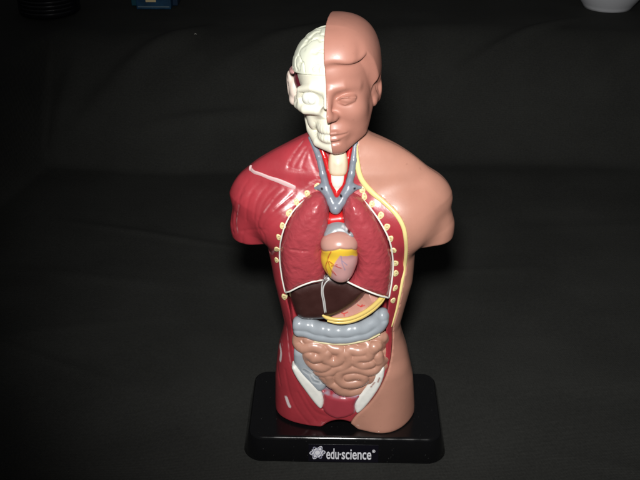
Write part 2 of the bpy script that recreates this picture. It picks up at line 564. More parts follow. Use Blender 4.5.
streak_w += [z8(q) for q in [[(80, 90), (90, 140)], [(130, 235), (120, 200), (112, 130), (106, 60)], [(205, 330), (170, 280), (140, 232)]]]
W3 = [S3(g) for g in streak_w]
MUS = np.array([0.36, 0.036, 0.048])
hipw = [S3(z8([(80, 140), (84, 170), (81, 200)])), S3(z8([(105, 350), (112, 372), (118, 385)]))]
clav = S3(z3([(166, 192), (172, 222), (212, 236), (262, 256), (310, 272), (352, 290), (398, 310)]))
def disp_m(V, N):
    d = np.zeros(len(V))
    front = V[:, 1] < 1.0
    Q = V[front]
    a = np.zeros(len(Q))
    for g in G3:
        a -= 0.024 * np.exp(-(dline(Q, g) / 0.10) ** 2)
    d[front] = a
    return d
def col_m(V):
    c = np.tile(MUS, (len(V), 1))
    n = noise3(V * np.array([1.2, 1.2, 0.6]), 3)
    c = c * (1 + 0.10 * n)[:, None]
    front = V[:, 1] < 0.8
    Q = V[front]
    cc = c[front]
    nz = noise3(Q * 6.0, 5)
    for g in W3:
        m = np.exp(-(dline(Q, g) / 0.045) ** 2) * np.clip(0.45 + 0.5 * nz, 0, 1)
        cc = mixc(cc, (0.62, 0.32, 0.33), m)
    for g in hipw:
        cc = mixc(cc, (0.75, 0.66, 0.66), 1 - sstep(0.09, 0.16, dline(Q, g)))
    # pale speckled tissue beside the collar vessels
    for p in [(326, 184), (365, 176), (308, 196), (366, 185), (322, 176)]:
        q = snap(body, [p])[0]
        rr = np.linalg.norm(Q - q, axis=1)
        m = (1 - sstep(0.1, 0.55, rr)) * np.clip(noise3(Q * 9, 8) * 1.3, 0, 0.55)
        cc = mixc(cc, (0.68, 0.45, 0.42), m)
    c[front] = cc
    return c
organ('muscle_side', f_muscle, (-7.9, -3.2, -0.3), (6.0, 3.1, 22.6), 0.08, M['muscle'], torso, color=col_m, disp=disp_m)
def col_s(V):
    c = np.tile(np.array([0.465, 0.226, 0.164]), (len(V), 1))
    return c * (1 + 0.04 * noise3(V * 0.8, 2))[:, None]
organ('skin_side', f_skin, (-0.5, -3.2, -0.3), (7.6, 3.1, 22.6), 0.1, M['skin'], torso, color=col_s)

# fat edge of the skin
fe = line3[0:15] + np.array([-0.06, -0.05, 0])
sweep('fat_edge', fe, [0.10, 0.15, 0.16, 0.17, 0.18, 0.16, 0.15, 0.14, 0.13, 0.12, 0.12, 0.12, 0.11, 0.10, 0.05], M['fat'], torso, flat=0.7)
# collar bone
sweep('collar_bone', snap(body, z3([(168, 190), (166, 212), (185, 228), (212, 236), (262, 256), (310, 272), (352, 290), (398, 310)])),
      [0.10, 0.16, 0.17, 0.15, 0.15, 0.18, 0.20, 0.17], mat('collar_bone_pink_white', (0.68, 0.47, 0.47), 0.4, 0.2), torso, flat=0.28)

# rib ends: one mesh each
rib_px = z5([(349, 15), (307, 50), (277, 93), (251, 144), (236, 189), (228, 237), (227, 280), (258, 428)]) + [(317, 186.5)]
rib_px += z6([(410, 40), (417, 66), (447, 97), (483, 142), (508, 188), (522, 235), (533, 282), (541, 333), (543, 373), (541, 432)]) + [(393, 300.5)]
rib3 = snap(f_muscle, rib_px)
for i, p in enumerate(rib3):
    n = normals(f_muscle, p[None, :], 0.2)[0]
    n = n * np.array([1, 1, 1]) ; n = n / np.linalg.norm(n)
    if n[1] > -0.5:
        n = np.array([0.0, -1, 0])
    a = np.cross(n, (0, 0, 1.0)); a /= np.linalg.norm(a)
    b = np.cross(a, n)
    tilt = random.uniform(-0.4, 0.4)
    a, b = a * math.cos(tilt) + b * math.sin(tilt), -a * math.sin(tilt) + b * math.cos(tilt)
    V, Fc = [], []
    rx, rz = random.uniform(0.17, 0.21), random.uniform(0.23, 0.28)
    K, NR = 18, 8
    V.append(p + n * 0.055)
    C = [0.55]
    for r in range(1, NR + 1):
        rr = r / NR
        for k in range(K):
            q = 2 * math.pi * k / K
            wob = 1 + 0.08 * math.sin(3 * q + i)
            V.append(p + a * rx * rr * math.cos(q) * wob + b * rz * rr * math.sin(q) * wob + n * (0.055 * math.sqrt(max(0, 1 - rr ** 4)) - (0.08 if r == NR else 0)))
    for k in range(K):
        Fc.append([0, 1 + (k + 1) % K, 1 + k])
    for r in range(NR - 1):
        for k in range(K):
            k2 = (k + 1) % K
            Fc.append([1 + r * K + k, 1 + r * K + k2, 1 + (r + 1) * K + k2, 1 + (r + 1) * K + k])
    V = np.array(V)
    loc = np.stack([(V - p) @ a / rx, (V - p) @ b / rz], 1)
    cc = np.tile(np.array([0.78, 0.68, 0.36]), (len(V), 1))
    ring = np.abs(np.hypot(loc[:, 0], loc[:, 1]) - 0.50)
    cc = mixc(cc, (0.42, 0.24, 0.08), np.exp(-(ring / 0.13) ** 2) * 0.55)
    for dx, dz in ((0.15 * math.cos(i), 0.35), (-0.1, -0.25)):
        cc = mixc(cc, (0.12, 0.05, 0.03), np.exp(-(((loc[:, 0] - dx) ** 2 + (loc[:, 1] - dz) ** 2) / 0.03)) * 0.8)
    mesh('rib_end', V, [f[::-1] for f in Fc], M['rib'], torso, color=cc)

# ------------------------------------------------------------------ neck and collar vessels
trach = [PY(338.5, 161, -1.25), PY(338, 168, -1.4), PY(337.5, 180, -1.6), PY(336.5, 198, -1.7)]
def f_trach(x, y, z):
    return chain(x, y, z, trach, [0.5, 0.52, 0.42, 0.2], 0.1)
def disp_tr(V, N):
    return 0.008 * np.sin(V[:, 2] * 14)
organ('windpipe', f_trach, (-2, -3, 16), (2, -0.3, 22.5), 0.06, M['white'], torso, color=(0.82, 0.80, 0.72), disp=disp_tr)
lar = PY(338, 164.5, -1.55)
def f_lar(x, y, z):
    d = ell(x, y, z, lar + np.array([0, 0, 0.0]), (0.58, 0.48, 1.25))
    d = smin(d, cap(x, y, z, lar + np.array([0, -0.40, 0.25]), lar + np.array([0, -0.28, -0.25]), 0.14), 0.2)
    return smax(d, (lar[2] - 0.62) - z, 0.15)
def col_lar(V):
    c = np.tile(np.array([0.82, 0.70, 0.52]), (len(V), 1))
    return mixc(c, (0.72, 0.36, 0.14), np.clip((1 - sstep(lar[2] - 0.62, lar[2] - 0.30, V[:, 2])) * 0.8 + sstep(0.35, 0.58, np.abs(V[:, 0] - lar[0])) * 0.6, 0, 0.85))
organ('larynx', f_lar, lar - 1.4, lar + 1.5, 0.05, M['white'], torso, color=col_lar)
def PB(px, py, off=0.0):
    q = snap(body, [(px, py)])[0]
    return q + np.array([0, -off, 0])
arts = [[PB(318, 139, .05), PB(325, 157, .1), PB(328.5, 170, .1), PB(331.5, 182, .1), PB(336, 194, .05)],
        [PB(352, 138, .05), PB(348, 158, .1), PB(345.5, 170, .1), PB(343, 182, .1), PB(337, 195, .05)]]
ao = PY(335.5, 219, -1.6)
def f_art(x, y, z):
    d = chain(x, y, z, arts[0], 0.155, 0.05)
    d = smin(d, chain(x, y, z, arts[1], 0.155, 0.05), 0.06)
    d = smin(d, cap(x, y, z, PY(331.5, 220, -2.0), PY(340.5, 219, -2.0), 0.5), 0.1)
    d = smin(d, cap(x, y, z, PY(341, 219, -1.7), PY(339.5, 208, -1.6), 0.2), 0.1)
    return d
organ('artery', f_art, (-2.4, -3.2, 13.5), (2.6, -0.3, 22.5), 0.055, M['artery'], torso)
vl = [PB(311, 138, .0), PB(319, 156, .05), PB(323, 174, .05), PB(327, 189, .05), PB(332, 201, .05), PY(335, 208.5, -2.3)]
vr = [PB(356, 136, .0), PB(353.5, 160, .05), PB(351.5, 174, .05), PB(347.5, 189, .05), PB(341, 201, .05), PY(336, 208.5, -2.3)]
def f_vein(x, y, z):
    d = chain(x, y, z, vl, [.17, .19, .2, .26, .3, .32], 0.12)
    d = smin(d, chain(x, y, z, vr, [.17, .19, .2, .26, .3, .32], 0.12), 0.15)
    d = smin(d, chain(x, y, z, [PB(315.5, 188, 0), PB(321, 187, .05), PB(328, 193, 0.05)], [.1, .2, .25], 0.1), 0.2)
    d = smin(d, chain(x, y, z, [PB(360.5, 187.5, 0), PB(354, 187, .05), PB(346, 193, 0.05)], [.1, .2, .25], 0.1), 0.2)
    return d
holes = [PB(322, 186.5), PB(354.5, 186.5), PB(341, 193.5)]
def col_v(V):
    c = np.tile(np.array([0.20, 0.225, 0.27]), (len(V), 1))
    for h_ in holes:
        r = np.hypot(V[:, 0] - h_[0], V[:, 2] - h_[2])
        c = mixc(c, (0.015, 0.012, 0.015), 1 - sstep(0.05, 0.10, r))
    return c
organ('vein', f_vein, (-2.8, -3.4, 14), (3.0, -0.3, 22.5), 0.055, M['vein'], torso, color=col_v)

# ------------------------------------------------------------------ organs of the chest
def pillow(P, y0, B, Rd, yback=-0.6, dome=0.0, grow=0.0):
    rr = min(Rd, B)
    cen = P.mean(0); ext = (P.max(0) - P.min(0)) / 2
    def f(x, y, z):
        d = poly2(x, z, P) - grow
        fy = y0 - B - y
        if dome:
            fy = fy - dome * np.clip(1 - ((x - cen[0]) / ext[0]) ** 2 * 0.8 - ((z - cen[1]) / ext[1]) ** 2, -0.8, 1)
        w1, w2 = d + rr, fy + rr
        q = np.minimum(np.maximum(w1, w2), 0) + np.sqrt(np.maximum(w1, 0) ** 2 + np.maximum(w2, 0) ** 2) - rr
        return np.maximum(q, y - yback)
    return f
lungL_px = [(326, 203), (321, 196.5), (311, 198), (298, 208), (288.5, 221), (283, 238), (281, 255), (282.5, 275), (286, 292), (290, 291), (300, 285.5), (312, 281),
            (322.5, 279), (325.5, 270), (325, 256), (323, 247), (325, 236), (327.5, 224), (328.5, 212)]
lungR_px = [(346, 204), (350, 197.5), (356, 198), (363, 202.5), (371, 212), (380.5, 226), (388, 243), (391.5, 262), (391, 280), (388.5, 296.5), (378, 294), (366, 289.5),
            (354, 284), (346, 280), (350, 277), (355.5, 270), (358, 261), (357, 252), (353, 243), (348, 232), (343.5, 218), (343.5, 208)]
PL = catmull(polyXZ(lungL_px, -2.3), 3, True)
PR = catmull(polyXZ(lungR_px, -2.3), 3, True)
f_ll = pillow(PL, -2.15, 0.85, 0.8, dome=0.30, grow=0.04)
f_lr = pillow(PR, -2.15, 0.85, 0.8, dome=0.30, grow=0.04)
fis = snap(f_ll, [(281, 249.5), (292, 250), (305, 251.5), (320, 251)])
LC = np.array([0.37, 0.050, 0.063])
def disp_l(V, N):
    front = np.clip(-N[:, 1], 0, 1)
    d = -0.07 * np.exp(-(dline(V, fis) / 0.07) ** 2)
    return d + 0.025 * noise3(V * 3.2, 9) * front
def col_l(V):
    c = np.tile(LC, (len(V), 1))
    c = mixc(c, (0.48, 0.13, 0.13), np.exp(-((dline(V, fis) / 0.035) ** 2)) * 0.5)
    return c
def bb(P, pad=0.3):
    P = np.asarray(P); return P.min(0) - pad, P.max(0) + pad
for f, P, fl_, lb in ((f_ll, PL, True, None), (f_lr, PR, False, None)):
    a, b = bb(P)
    def dsp(V, N, fl_=fl_):
        return disp_l(V, N) if fl_ else 0.025 * noise3(V * 3.2, 19) * np.clip(-N[:, 1], 0, 1)
    organ('lung', f, (a[0], -3.5, a[1]), (b[0], -0.4, b[1]), 0.07, M['lung'], torso, color=(col_l if fl_ else LC), disp=dsp)
# white membrane lines round the lungs
def on(f, pts, off=0.0):
    q = snap(f, pts)
    return q + np.array([0, -off, 0])
def rim(pts):
    return on(body, pts, 0.02)
wl = [(rim([(325, 198), (320, 195), (310, 196.5), (297, 206.5), (287.5, 220), (281.5, 237), (279.5, 255), (281.5, 275), (285, 292)]), 0.05),
      (rim([(345, 197), (352, 194), (362, 199), (372, 210), (382, 225), (390, 242), (393, 262), (392, 280), (389, 297.5)]), 0.055)]
wl += [([PY(285.5, 292.5, -2.6), PY(290, 291.3, -2.95), PY(300, 286.3, -3.15), PY(312, 282, -3.2), PY(322.5, 280, -2.9)], 0.055),
       ([PY(346, 281, -2.9), PY(354, 285, -3.15), PY(366, 290.4, -3.2), PY(378, 295, -3.15), PY(388.5, 297.8, -2.7)], 0.06)]
wl = [(np.array(a), b) for a, b in wl]
sweep('membrane_edge', wl, None, M['whiteline'], torso, seg=8)

hc = PY(339, 252.5, -3.0)
def f_heart(x, y, z):
    d = ell(x, y, z, hc + np.array([0.02, 0, -0.35]), (1.12, 0.95, 1.4))
    d = smin(d, ell(x, y, z, hc + np.array([0.0, -0.05, 0.62]), (1.12, 0.93, 0.85)), 0.25)
    d = smin(d, sph(x, y, z, hc + np.array([0.15, -0.15, -1.35]), 0.55), 0.5)
    return d
h_y = snap(f_heart, [(319, 250), (328, 251), (340, 248.5), (352, 249), (359, 250)])
ves = [snap(f_heart, catmull(np.array(q, float), 3)) for q in [[(331, 252), (328, 259), (331, 268), (336, 275)], [(328.5, 259), (326, 266), (328, 273)], [(329, 261), (336, 266), (341, 268)], [(331, 266), (337, 264.5)],
                                  [(330, 266), (333, 273)]]]
vesb = [snap(f_heart, q) for q in [[(341, 256), (342, 263), (345, 270)], [(342, 261), (347, 265)]]]
def col_h(V):
    c = np.tile(np.array([0.50, 0.27, 0.22]), (len(V), 1))
    zl = np.interp(V[:, 0], h_y[:, 0], h_y[:, 2])
    lx = V[:, 0] - hc[0]
    below = 1 - sstep(-0.03, 0.03, V[:, 2] - zl)
    yel_edge = np.interp(zl - V[:, 2], [0, 0.36, 0.52, 0.9, 1.3, 2.0], [2, 2, 0.05, -0.22, -0.38, -0.45])
    ye = below * (1 - sstep(-0.06, 0.06, lx - yel_edge))
    c = mixc(c, (0.78, 0.50, 0.045), ye)
    c = mixc(c, (0.55, 0.30, 0.29), below * (1 - ye))
    c = mixc(c, (0.22, 0.10, 0.09), np.exp(-(((V[:, 2] - zl) / 0.04) ** 2)) * 0.7)
    for v in ves:
        c = mixc(c, (0.45, 0.03, 0.02), 1 - sstep(0.015, 0.05, dline(V, v)))
    for v in vesb:
        c = mixc(c, (0.26, 0.22, 0.32), (1 - sstep(0.015, 0.05, dline(V, v))) * 0.8)
    return c
def disp_h(V, N):
    zl = np.interp(V[:, 0], h_y[:, 0], h_y[:, 2])
    d = -0.03 * np.exp(-(((V[:, 2] - zl) / 0.06) ** 2))
    for v in ves:
        d = d + 0.02 * np.exp(-(dline(V, v) / 0.05) ** 2)
    return d
heart = organ('heart', f_heart, hc - np.array([1.6, 1.6, 2.4]), hc + np.array([1.6, 1.4, 1.9]), 0.045, M['heart'], torso, color=col_h, disp=disp_h)
hv = PY(338, 231.5, -2.5)
def f_hv(x, y, z):
    d = ell(x, y, z, hv + np.array([-0.05, 0.1, -0.2]), (0.85, 0.75, 0.85))
    d = smin(d, cap(x, y, z, PY(329, 236, -2.9), PY(334, 231, -2.7), 0.3), 0.25)
    d = smin(d, cap(x, y, z, PY(340, 228, -2.6), PY(350, 235, -3.0), 0.27, 0.25), 0.2)
    return d
def col_hv(V):
    c = np.tile(np.array([0.25, 0.27, 0.29]), (len(V), 1))
    h1, h2 = PY(349, 231, -3.0), PY(351, 236, -3.0)
    for h_ in (h1, h2):
        c = mixc(c, (0.05, 0.008, 0.008), 1 - sstep(0.06, 0.11, np.hypot(V[:, 0] - h_[0], V[:, 2] - h_[2])))
    q = [PY(337, 235, -3), PY(343, 229, -3), PY(347, 229, -3)]
    dd = np.minimum.reduce([np.hypot(V[:, 0] - p[0], V[:, 2] - p[2]) for p in q])
    return mixc(c, (0.66, 0.66, 0.66), (1 - sstep(0.05, 0.16, dd)) * np.clip(0.6 + noise3(V * 8, 3), 0, 1))
organ('heart_vessel', f_hv, hv - 1.6, hv + 1.7, 0.05, M['vein'], torso, color=col_hv)
# pale tissue beside the heart
sweep('heart_sac_edge', np.array([PY(352, 262, -1.9), PY(355, 266, -2.0), PY(359, 265.5, -2.0)]), [0.12, 0.2, 0.13], M['whiteline'], torso)

# ------------------------------------------------------------------ organs of the belly
liv_px = [(288, 294), (290, 284), (322, 272), (335, 272), (350, 276), (368, 288), (367, 294), (362, 301), (352, 309), (340, 316), (326, 320.5), (308, 321.5), (297, 318), (291, 304)]
PV = catmull(polyXZ(liv_px, -2.3), 3, True)
f_liv = pillow(PV, -1.75, 0.95, 1.5)
a, b = bb(PV)
organ('liver', f_liv, (a[0], -3.2, a[1]), (b[0], -0.4, b[1]), 0.06, M['liver'], torso,
      disp=lambda V, N: -0.09 * np.exp(-(dline(V, LG) / 0.09) ** 2) if False else np.zeros(len(V)))
lg = [(on(f_liv, z7([(243, 88), (238, 110), (236, 150), (243, 190), (250, 240)]), 0.025), 0.045),
      (on(f_liv, z7([(275, 85), (255, 102), (244, 125), (243, 150), (250, 190), (256, 238)]), 0.025), 0.045)]
sweep('liver_ligament', lg, None, mat('ligament_grey_white', (0.5, 0.49, 0.48), 0.4), torso, seg=8)

sto_px = [(324, 316), (335, 313), (350, 307), (361, 299), (366, 290), (374, 291), (384, 297), (381, 304), (374, 310), (365, 316.5), (352, 321), (340, 323), (328, 322)]
PS_ = catmull(polyXZ(sto_px, -2.3), 3, True)
f_sto = pillow(PS_, -1.7, 0.95, 1.0)
sv = [snap(f_sto, z7(q)) for q in [[(262, 250), (275, 258), (285, 262)], [(325, 240), (338, 246), (355, 238)], [(338, 246), (340, 256)], [(400, 205), (415, 213), (432, 208)], [(415, 213), (422, 205)], [(265, 243), (278, 252)]]]
def col_st(V):
    c = np.tile(np.array([0.50, 0.25, 0.20]), (len(V), 1))
    c = mixc(c, (0.66, 0.40, 0.33), sstep(0.0, 1.0, noise3(V * 1.5, 4)) * 0.5)
    for v in sv:
        c = mixc(c, (0.55, 0.02, 0.02), (1 - sstep(0.01, 0.06, dline(V, v))) * 0.85)
    return c
a, b = bb(PS_)
organ('stomach', f_sto, (a[0], -3.2, a[1]), (b[0], -0.4, b[1]), 0.05, M['stomach'], torso, color=col_st)
om1 = np.array([PY(p[0], p[1] - 1.8, -2.62) for p in [(322.5, 316.5), (327, 319.5), (337, 321.5), (349, 320.5), (361, 316), (372, 309), (380, 301.5), (384, 296.5)]])
om2 = om1 + np.array([0.03, 0.0, -0.24])
om3 = om1 + np.array([0.02, 0.06, -0.13])
sweep('stomach_fat', [(om1, [0.08, 0.13, 0.14, 0.14, 0.15, 0.16, 0.17, 0.12]), (om2[1:], [0.07, 0.1, 0.12, 0.13, 0.13, 0.12, 0.08])], None,
      mat('stomach_fat_yellow', (0.76, 0.56, 0.17), 0.36, 0.3), torso, flat=0.9)
sweep('stomach_vessel', [(om3, 0.075)], None, M['maroon'], torso)

# large intestine: crosswise tube with its band, rising and falling ends
co = [PY(*p, -2.05) for p in [(300, 325.5), (308, 326.5), (318, 329.5), (330, 331.5), (342, 332), (354, 330.5), (366, 327.5), (376, 322.5), (381, 317)]]
co = catmull(np.array(co), 3)
cb = [PY(*p, -2.25) for p in [(299.5, 331), (308, 333), (318, 336), (330, 338), (342, 338.5), (354, 337), (366, 334), (377, 328.5), (383, 321)]]
cb = catmull(np.array(cb), 3)
asc = catmull(np.array([PY(*p, -2.0) for p in [(300, 352), (301.5, 361), (306, 370), (313, 377.5), (319, 384)]]), 3)
dsc = catmull(np.array([PY(*p, -1.6) for p in [(377, 366), (375, 373), (367, 383), (356, 389)]]), 3)
def f_col(x, y, z):
    d = chain(x, y, z, co + np.array([0, 0, 0.10]), 0.53)
    d = smin(d, chain(x, y, z, cb + np.array([0, 0, 0.02]), 0.37), 0.02)
    d = smin(d, chain(x, y, z, asc, 0.50), 0.06)
    return smin(d, chain(x, y, z, dsc, 0.5), 0.06)
cx0 = [snap(f_col, z8(q)) for q in [[(175, 240), (200, 255), (235, 275), (255, 290)], [(205, 262), (215, 285), (240, 290)], [(215, 250), (240, 262), (262, 275)], [(430, 275), (440, 290), (425, 305)]]]
def disp_c(V, N):
    d = 0.045 * np.sin(V[:, 0] * 5.5 + 1.3 * noise3(V * 1.2, 4)) * np.clip(V[:, 2] - cb[:, 2].min() + 0.4, 0, 1)
    for g in cx0:
        d = d - 0.06 * np.exp(-(dline(V, g) / 0.07) ** 2)
    return d
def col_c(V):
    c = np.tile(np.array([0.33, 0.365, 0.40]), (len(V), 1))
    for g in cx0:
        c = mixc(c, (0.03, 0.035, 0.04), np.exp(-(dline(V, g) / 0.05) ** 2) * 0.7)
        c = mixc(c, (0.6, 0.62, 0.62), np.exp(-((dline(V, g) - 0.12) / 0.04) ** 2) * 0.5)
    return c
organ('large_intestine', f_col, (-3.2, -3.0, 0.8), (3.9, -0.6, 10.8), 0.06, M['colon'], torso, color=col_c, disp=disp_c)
sweep('mesentery_edge', np.array([PY(*p, -2.45) for p in [(314, 341.5), (328, 343.3), (345, 343.8), (360, 341.5), (371, 338.5), (380, 334)]]), [0.05, 0.09, 0.1, 0.09, 0.07, 0.05],
      mat('mesentery_cream', (0.66, 0.58, 0.34), 0.4), torso)

# small intestine: coils on a bulging core
gut_px = [(296, 338), (298, 350), (306, 363), (315.5, 375), (325, 386), (334, 394), (346, 397), (358, 393.5), (368, 386), (377, 376), (383, 365), (383, 350), (382, 337), (372, 341), (345, 344), (315, 341)]
PG = catmull(polyXZ(gut_px, -2.4), 2, True)
f_gc = pillow(PG, -1.7, 0.95, 1.2)
coils = [z8(q) for q in [
    [(165, 105), (158, 135), (178, 158), (215, 152), (250, 165), (240, 190), (208, 195)],
    [(208, 195), (192, 180), (182, 195), (205, 222), (240, 232), (262, 222)],
    [(195, 125), (225, 135), (262, 140), (290, 130), (318, 138)],
    [(262, 140), (285, 160), (318, 168), (322, 195), (290, 212), (258, 200), (262, 178)],
    [(345, 140), (380, 130), (420, 138), (428, 158), (395, 172), (358, 165), (342, 180)],
    [(342, 180), (350, 205), (330, 228), (300, 232), (278, 245), (250, 250), (228, 245)],
    [(450, 118), (485, 115), (490, 140), (462, 150), (438, 170), (425, 190), (392, 192), (375, 205), (400, 222), (432, 215)],
    [(490, 165), (488, 195), (465, 210), (462, 188)],
    [(465, 215), (445, 238), (420, 245), (385, 235), (350, 235), (318, 245), (310, 268), (330, 290), (365, 292), (395, 282), (400, 265), (372, 260), (345, 265)],
    [(270, 262), (278, 288), (300, 300), (318, 318), (350, 325), (385, 318), (405, 300), (428, 290), (430, 262), (448, 250)],
    [(475, 225), (455, 250)], [(250, 262), (262, 275)]]]
coils = [[(342.0 + (a_ - 341) * ((1.05 - 0.20 * sstep(348, 366, b_) if a_ < 341 else 0.985) + 0.13 * sstep(345, 385, b_)), b_ + 1.5 * sstep(350, 390, b_)) for a_, b_ in q] for q in coils]
C3 = [catmull(snap(f_gc, q) + np.array([0, 0.25, 0]), 3) for q in coils]
def f_gut(x, y, z):
    d = f_gc(x, y, z) + 0.06
    for q in C3:
        t = chain(x, y, z, q, 0.44)
        d = smin(d, t, 0.035)
    return d
a, b = bb(PG, 0.5)
organ('small_intestine', f_gut, (a[0], -3.4, a[1]), (b[0], -0.5, b[1]), 0.05, M['gut'], torso, color=(0.47, 0.245, 0.175))

# bladder plate and the cut pelvic bones
bl_px = z8([(245, 318), (290, 335), (340, 345), (390, 330), (405, 345), (386, 378), (384, 412), (352, 430), (325, 436), (300, 436), (268, 422), (248, 398), (250, 360)])
PB_ = catmull(polyXZ(bl_px, -2.4), 3, True)
f_bl = pillow(PB_, -2.15, 0.42, 0.42)
a, b = bb(PB_)
def col_b(V):
    c = np.tile(np.array([0.37, 0.044, 0.062]), (len(V), 1))
    e = poly2(V[:, 0], V[:, 2], PB_)
    top = sstep(PY(330, 400, -2.4)[2], PY(330, 392, -2.4)[2], V[:, 2])
    side = sstep(PY(353, 395, -2.4)[0], PY(357, 395, -2.4)[0], V[:, 0])
    m = np.clip(top + side, 0, 1) * sstep(-0.35, -0.12, e) * np.clip(0.6 + noise3(V * 5, 6), 0, 1)
    return mixc(c, (0.34, 0.30, 0.36), m)
organ('bladder', f_bl, (a[0], -3.0, a[1]), (b[0], -0.5, b[1]), 0.055, M['muscle'], torso, color=col_b)
def bone_part(px, spots=()):
    P = catmull(polyXZ(px, -2.45), 2, True)
    f = pillow(P, -2.18, 0.36, 0.25)
    a, b = bb(P)
    s3 = [snap(f, q) for q in spots]
    def col(V):
        c = np.tile(np.array([0.80, 0.79, 0.74]), (len(V), 1))
        c = c * (1 + 0.05 * noise3(V * 4, 2))[:, None]
        for v in s3:
            c = mixc(c, (0.30, 0.12, 0.09), (1 - sstep(0.03, 0.08, dline(V, v))) * 0.8)
        return c
    organ('hip_bone', f, (a[0], -3.0, a[1]), (b[0], -0.5, b[1]), 0.05, M['bone'], torso, color=col)
bone_part(z8([(126, 236), (137, 226), (148, 230), (180, 260), (220, 302), (247, 336), (256, 365), (252, 388), (240, 397), (215, 372), (180, 325), (148, 280)]))
bone_part(z8([(482, 236), (492, 230), (499, 240), (496, 268), (482, 305), (455, 348), (420, 392), (394, 414), (381, 408), (378, 376), (394, 343), (422, 310), (448, 278), (465, 253)]),
          [z8([(478, 272), (472, 288)]), z8([(458, 290), (450, 300)]), z8([(446, 305), (444, 308)])])

# ------------------------------------------------------------------ head
HC = np.array([-0.85, 0.1, 24.4])
def Rz(a): c, s = math.cos(a), math.sin(a); return np.array([[c, -s, 0], [s, c, 0], [0, 0, 1.0]])
def Ry(a): c, s = math.cos(a), math.sin(a); return np.array([[c, 0, s], [0, 1.0, 0], [-s, 0, c]])
HM = Rz(math.radians(-8)) @ Ry(math.radians(-5.5))
def head_organ(name, f, lo, hi, h, m, parent, color=None, disp=None, label=None):
    V, Fc = sdf_mesh(f, lo, hi, h)
    if disp is not None:
        V = V + normals(f, V) * disp(V)[:, None]
    c = color(V) if callable(color) else (None if color is None else np.tile(color, (len(V), 1)))
    return mesh(name, V @ HM.T + HC, Fc, m, parent, color=c, label=label)

def f_ear(x, y, z, X=2.45):
    # leans out and back
    d = ell(x - 0.18 * (y - 0.4), y + 0.15 * z, z, (X, 0.62, -0.72), (0.30, 0.62, 1.12))
    d = smin(d, ell(x, y, z, (X - 0.1, 0.30, -1.45), (0.28, 0.40, 0.42)), 0.2)
    d = smin(d, ell(x, y, z, (X - 0.25, 0.30, -0.8), (0.35, 0.5, 0.8)), 0.15)
    hol = ell(x - 0.18 * (y - 0.4), y + 0.15 * z, z, (X + 0.30, 0.42, -0.55), (0.26, 0.36, 0.72))
    d = smax(d, -hol, 0.12)
    return smin(d, cap(x, y, z, (X + 0.08, 0.3, -0.15), (X + 0.1, 0.62, -1.1), 0.08), 0.08)
def f_face(x, y, z, half=True):
    ax = x
    d = ell(ax, y, z, (0, 0.3, 0.75), (2.32, 2.8, 2.55))
    d = smin(d, ell(ax, y, z, (0, -0.4, -0.9), (2.12, 2.02, 2.45)), 0.5)
    d = smin(d, chain(ax, y, z, [(1.55, -0.15, -1.7), (1.3, -0.85, -2.75), (0.35, -1.85, -3.25)], [0.55, 0.55, 0.58]), 0.55)
    d = smin(d, sph(ax, y, z, (0, -2.05, -3.15), 0.6), 0.35)
    d = smin(d, ell(ax, y, z, (1.15, -1.15, -1.95), (0.78, 0.88, 1.0)), 0.5)
    d = smin(d, sph(ax, y, z, (1.15, -1.55, -1.15), 0.75), 0.6)
    d = smin(d, chain(ax, y, z, [(0.35, -2.38, 0.22), (0.95, -2.24, 0.32), (1.55, -1.55, 0.12)], [0.12, 0.09, 0.05]), 0.5)
    d = smax(d, -ell(ax, y, z, (1.02, -2.84, -0.28), (0.75, 0.52, 0.34)), 0.4)
    d = smin(d, ell(ax, y, z, (1.0, -1.9, -0.42), (0.58, 0.56, 0.36)), 0.06)
    d = smin(d, chain(ax, y, z, [(0.52, -2.32, -0.40), (0.80, -2.47, -0.22), (1.15, -2.45, -0.20), (1.55, -2.12, -0.36)], 0.04), 0.10)
    d = smin(d, chain(ax, y, z, [(0.58, -2.28, -0.52), (0.95, -2.40, -0.66), (1.45, -2.14, -0.52)], 0.035), 0.12)
    d = smin(d, cap(ax, y, z, (0, -2.42, 0.1), (0, -2.93, -1.05), 0.18, 0.25), 0.45)
    d = smin(d, sph(ax, y, z, (0, -2.98, -1.2), 0.29), 0.25)
    d = smin(d, ell(ax, y, z, (0.33, -2.58, -1.32), (0.22, 0.34, 0.20)), 0.3)
    d = smax(d, -ell(ax, y, z, (0.22, -2.86, -1.58), (0.12, 0.18, 0.10)), 0.06)
    d = smin(d, ell(ax, y, z, (0, -2.1, -2.4), (0.9, 0.56, 0.6)), 0.55)
    d = smin(d, chain(ax, y, z, [(0, -2.72, -2.25), (0.35, -2.68, -2.24), (0.85, -2.30, -2.40)], [0.10, 0.10, 0.02]), 0.16)
    d = smin(d, chain(ax, y, z, [(0, -2.68, -2.62), (0.35, -2.62, -2.60), (0.8, -2.30, -2.46)], [0.13, 0.12, 0.02]), 0.16)
    d = smax(d, -chain(ax, y, z, [(0, -2.84, -2.43), (0.4, -2.74, -2.42), (0.95, -2.32, -2.44)], [0.03, 0.03, 0.04]), 0.10)
    d = smax(d, -cap(ax, y, z, (0, -2.72, -2.88), (0.4, -2.6, -2.86), 0.07), 0.18)
    return d
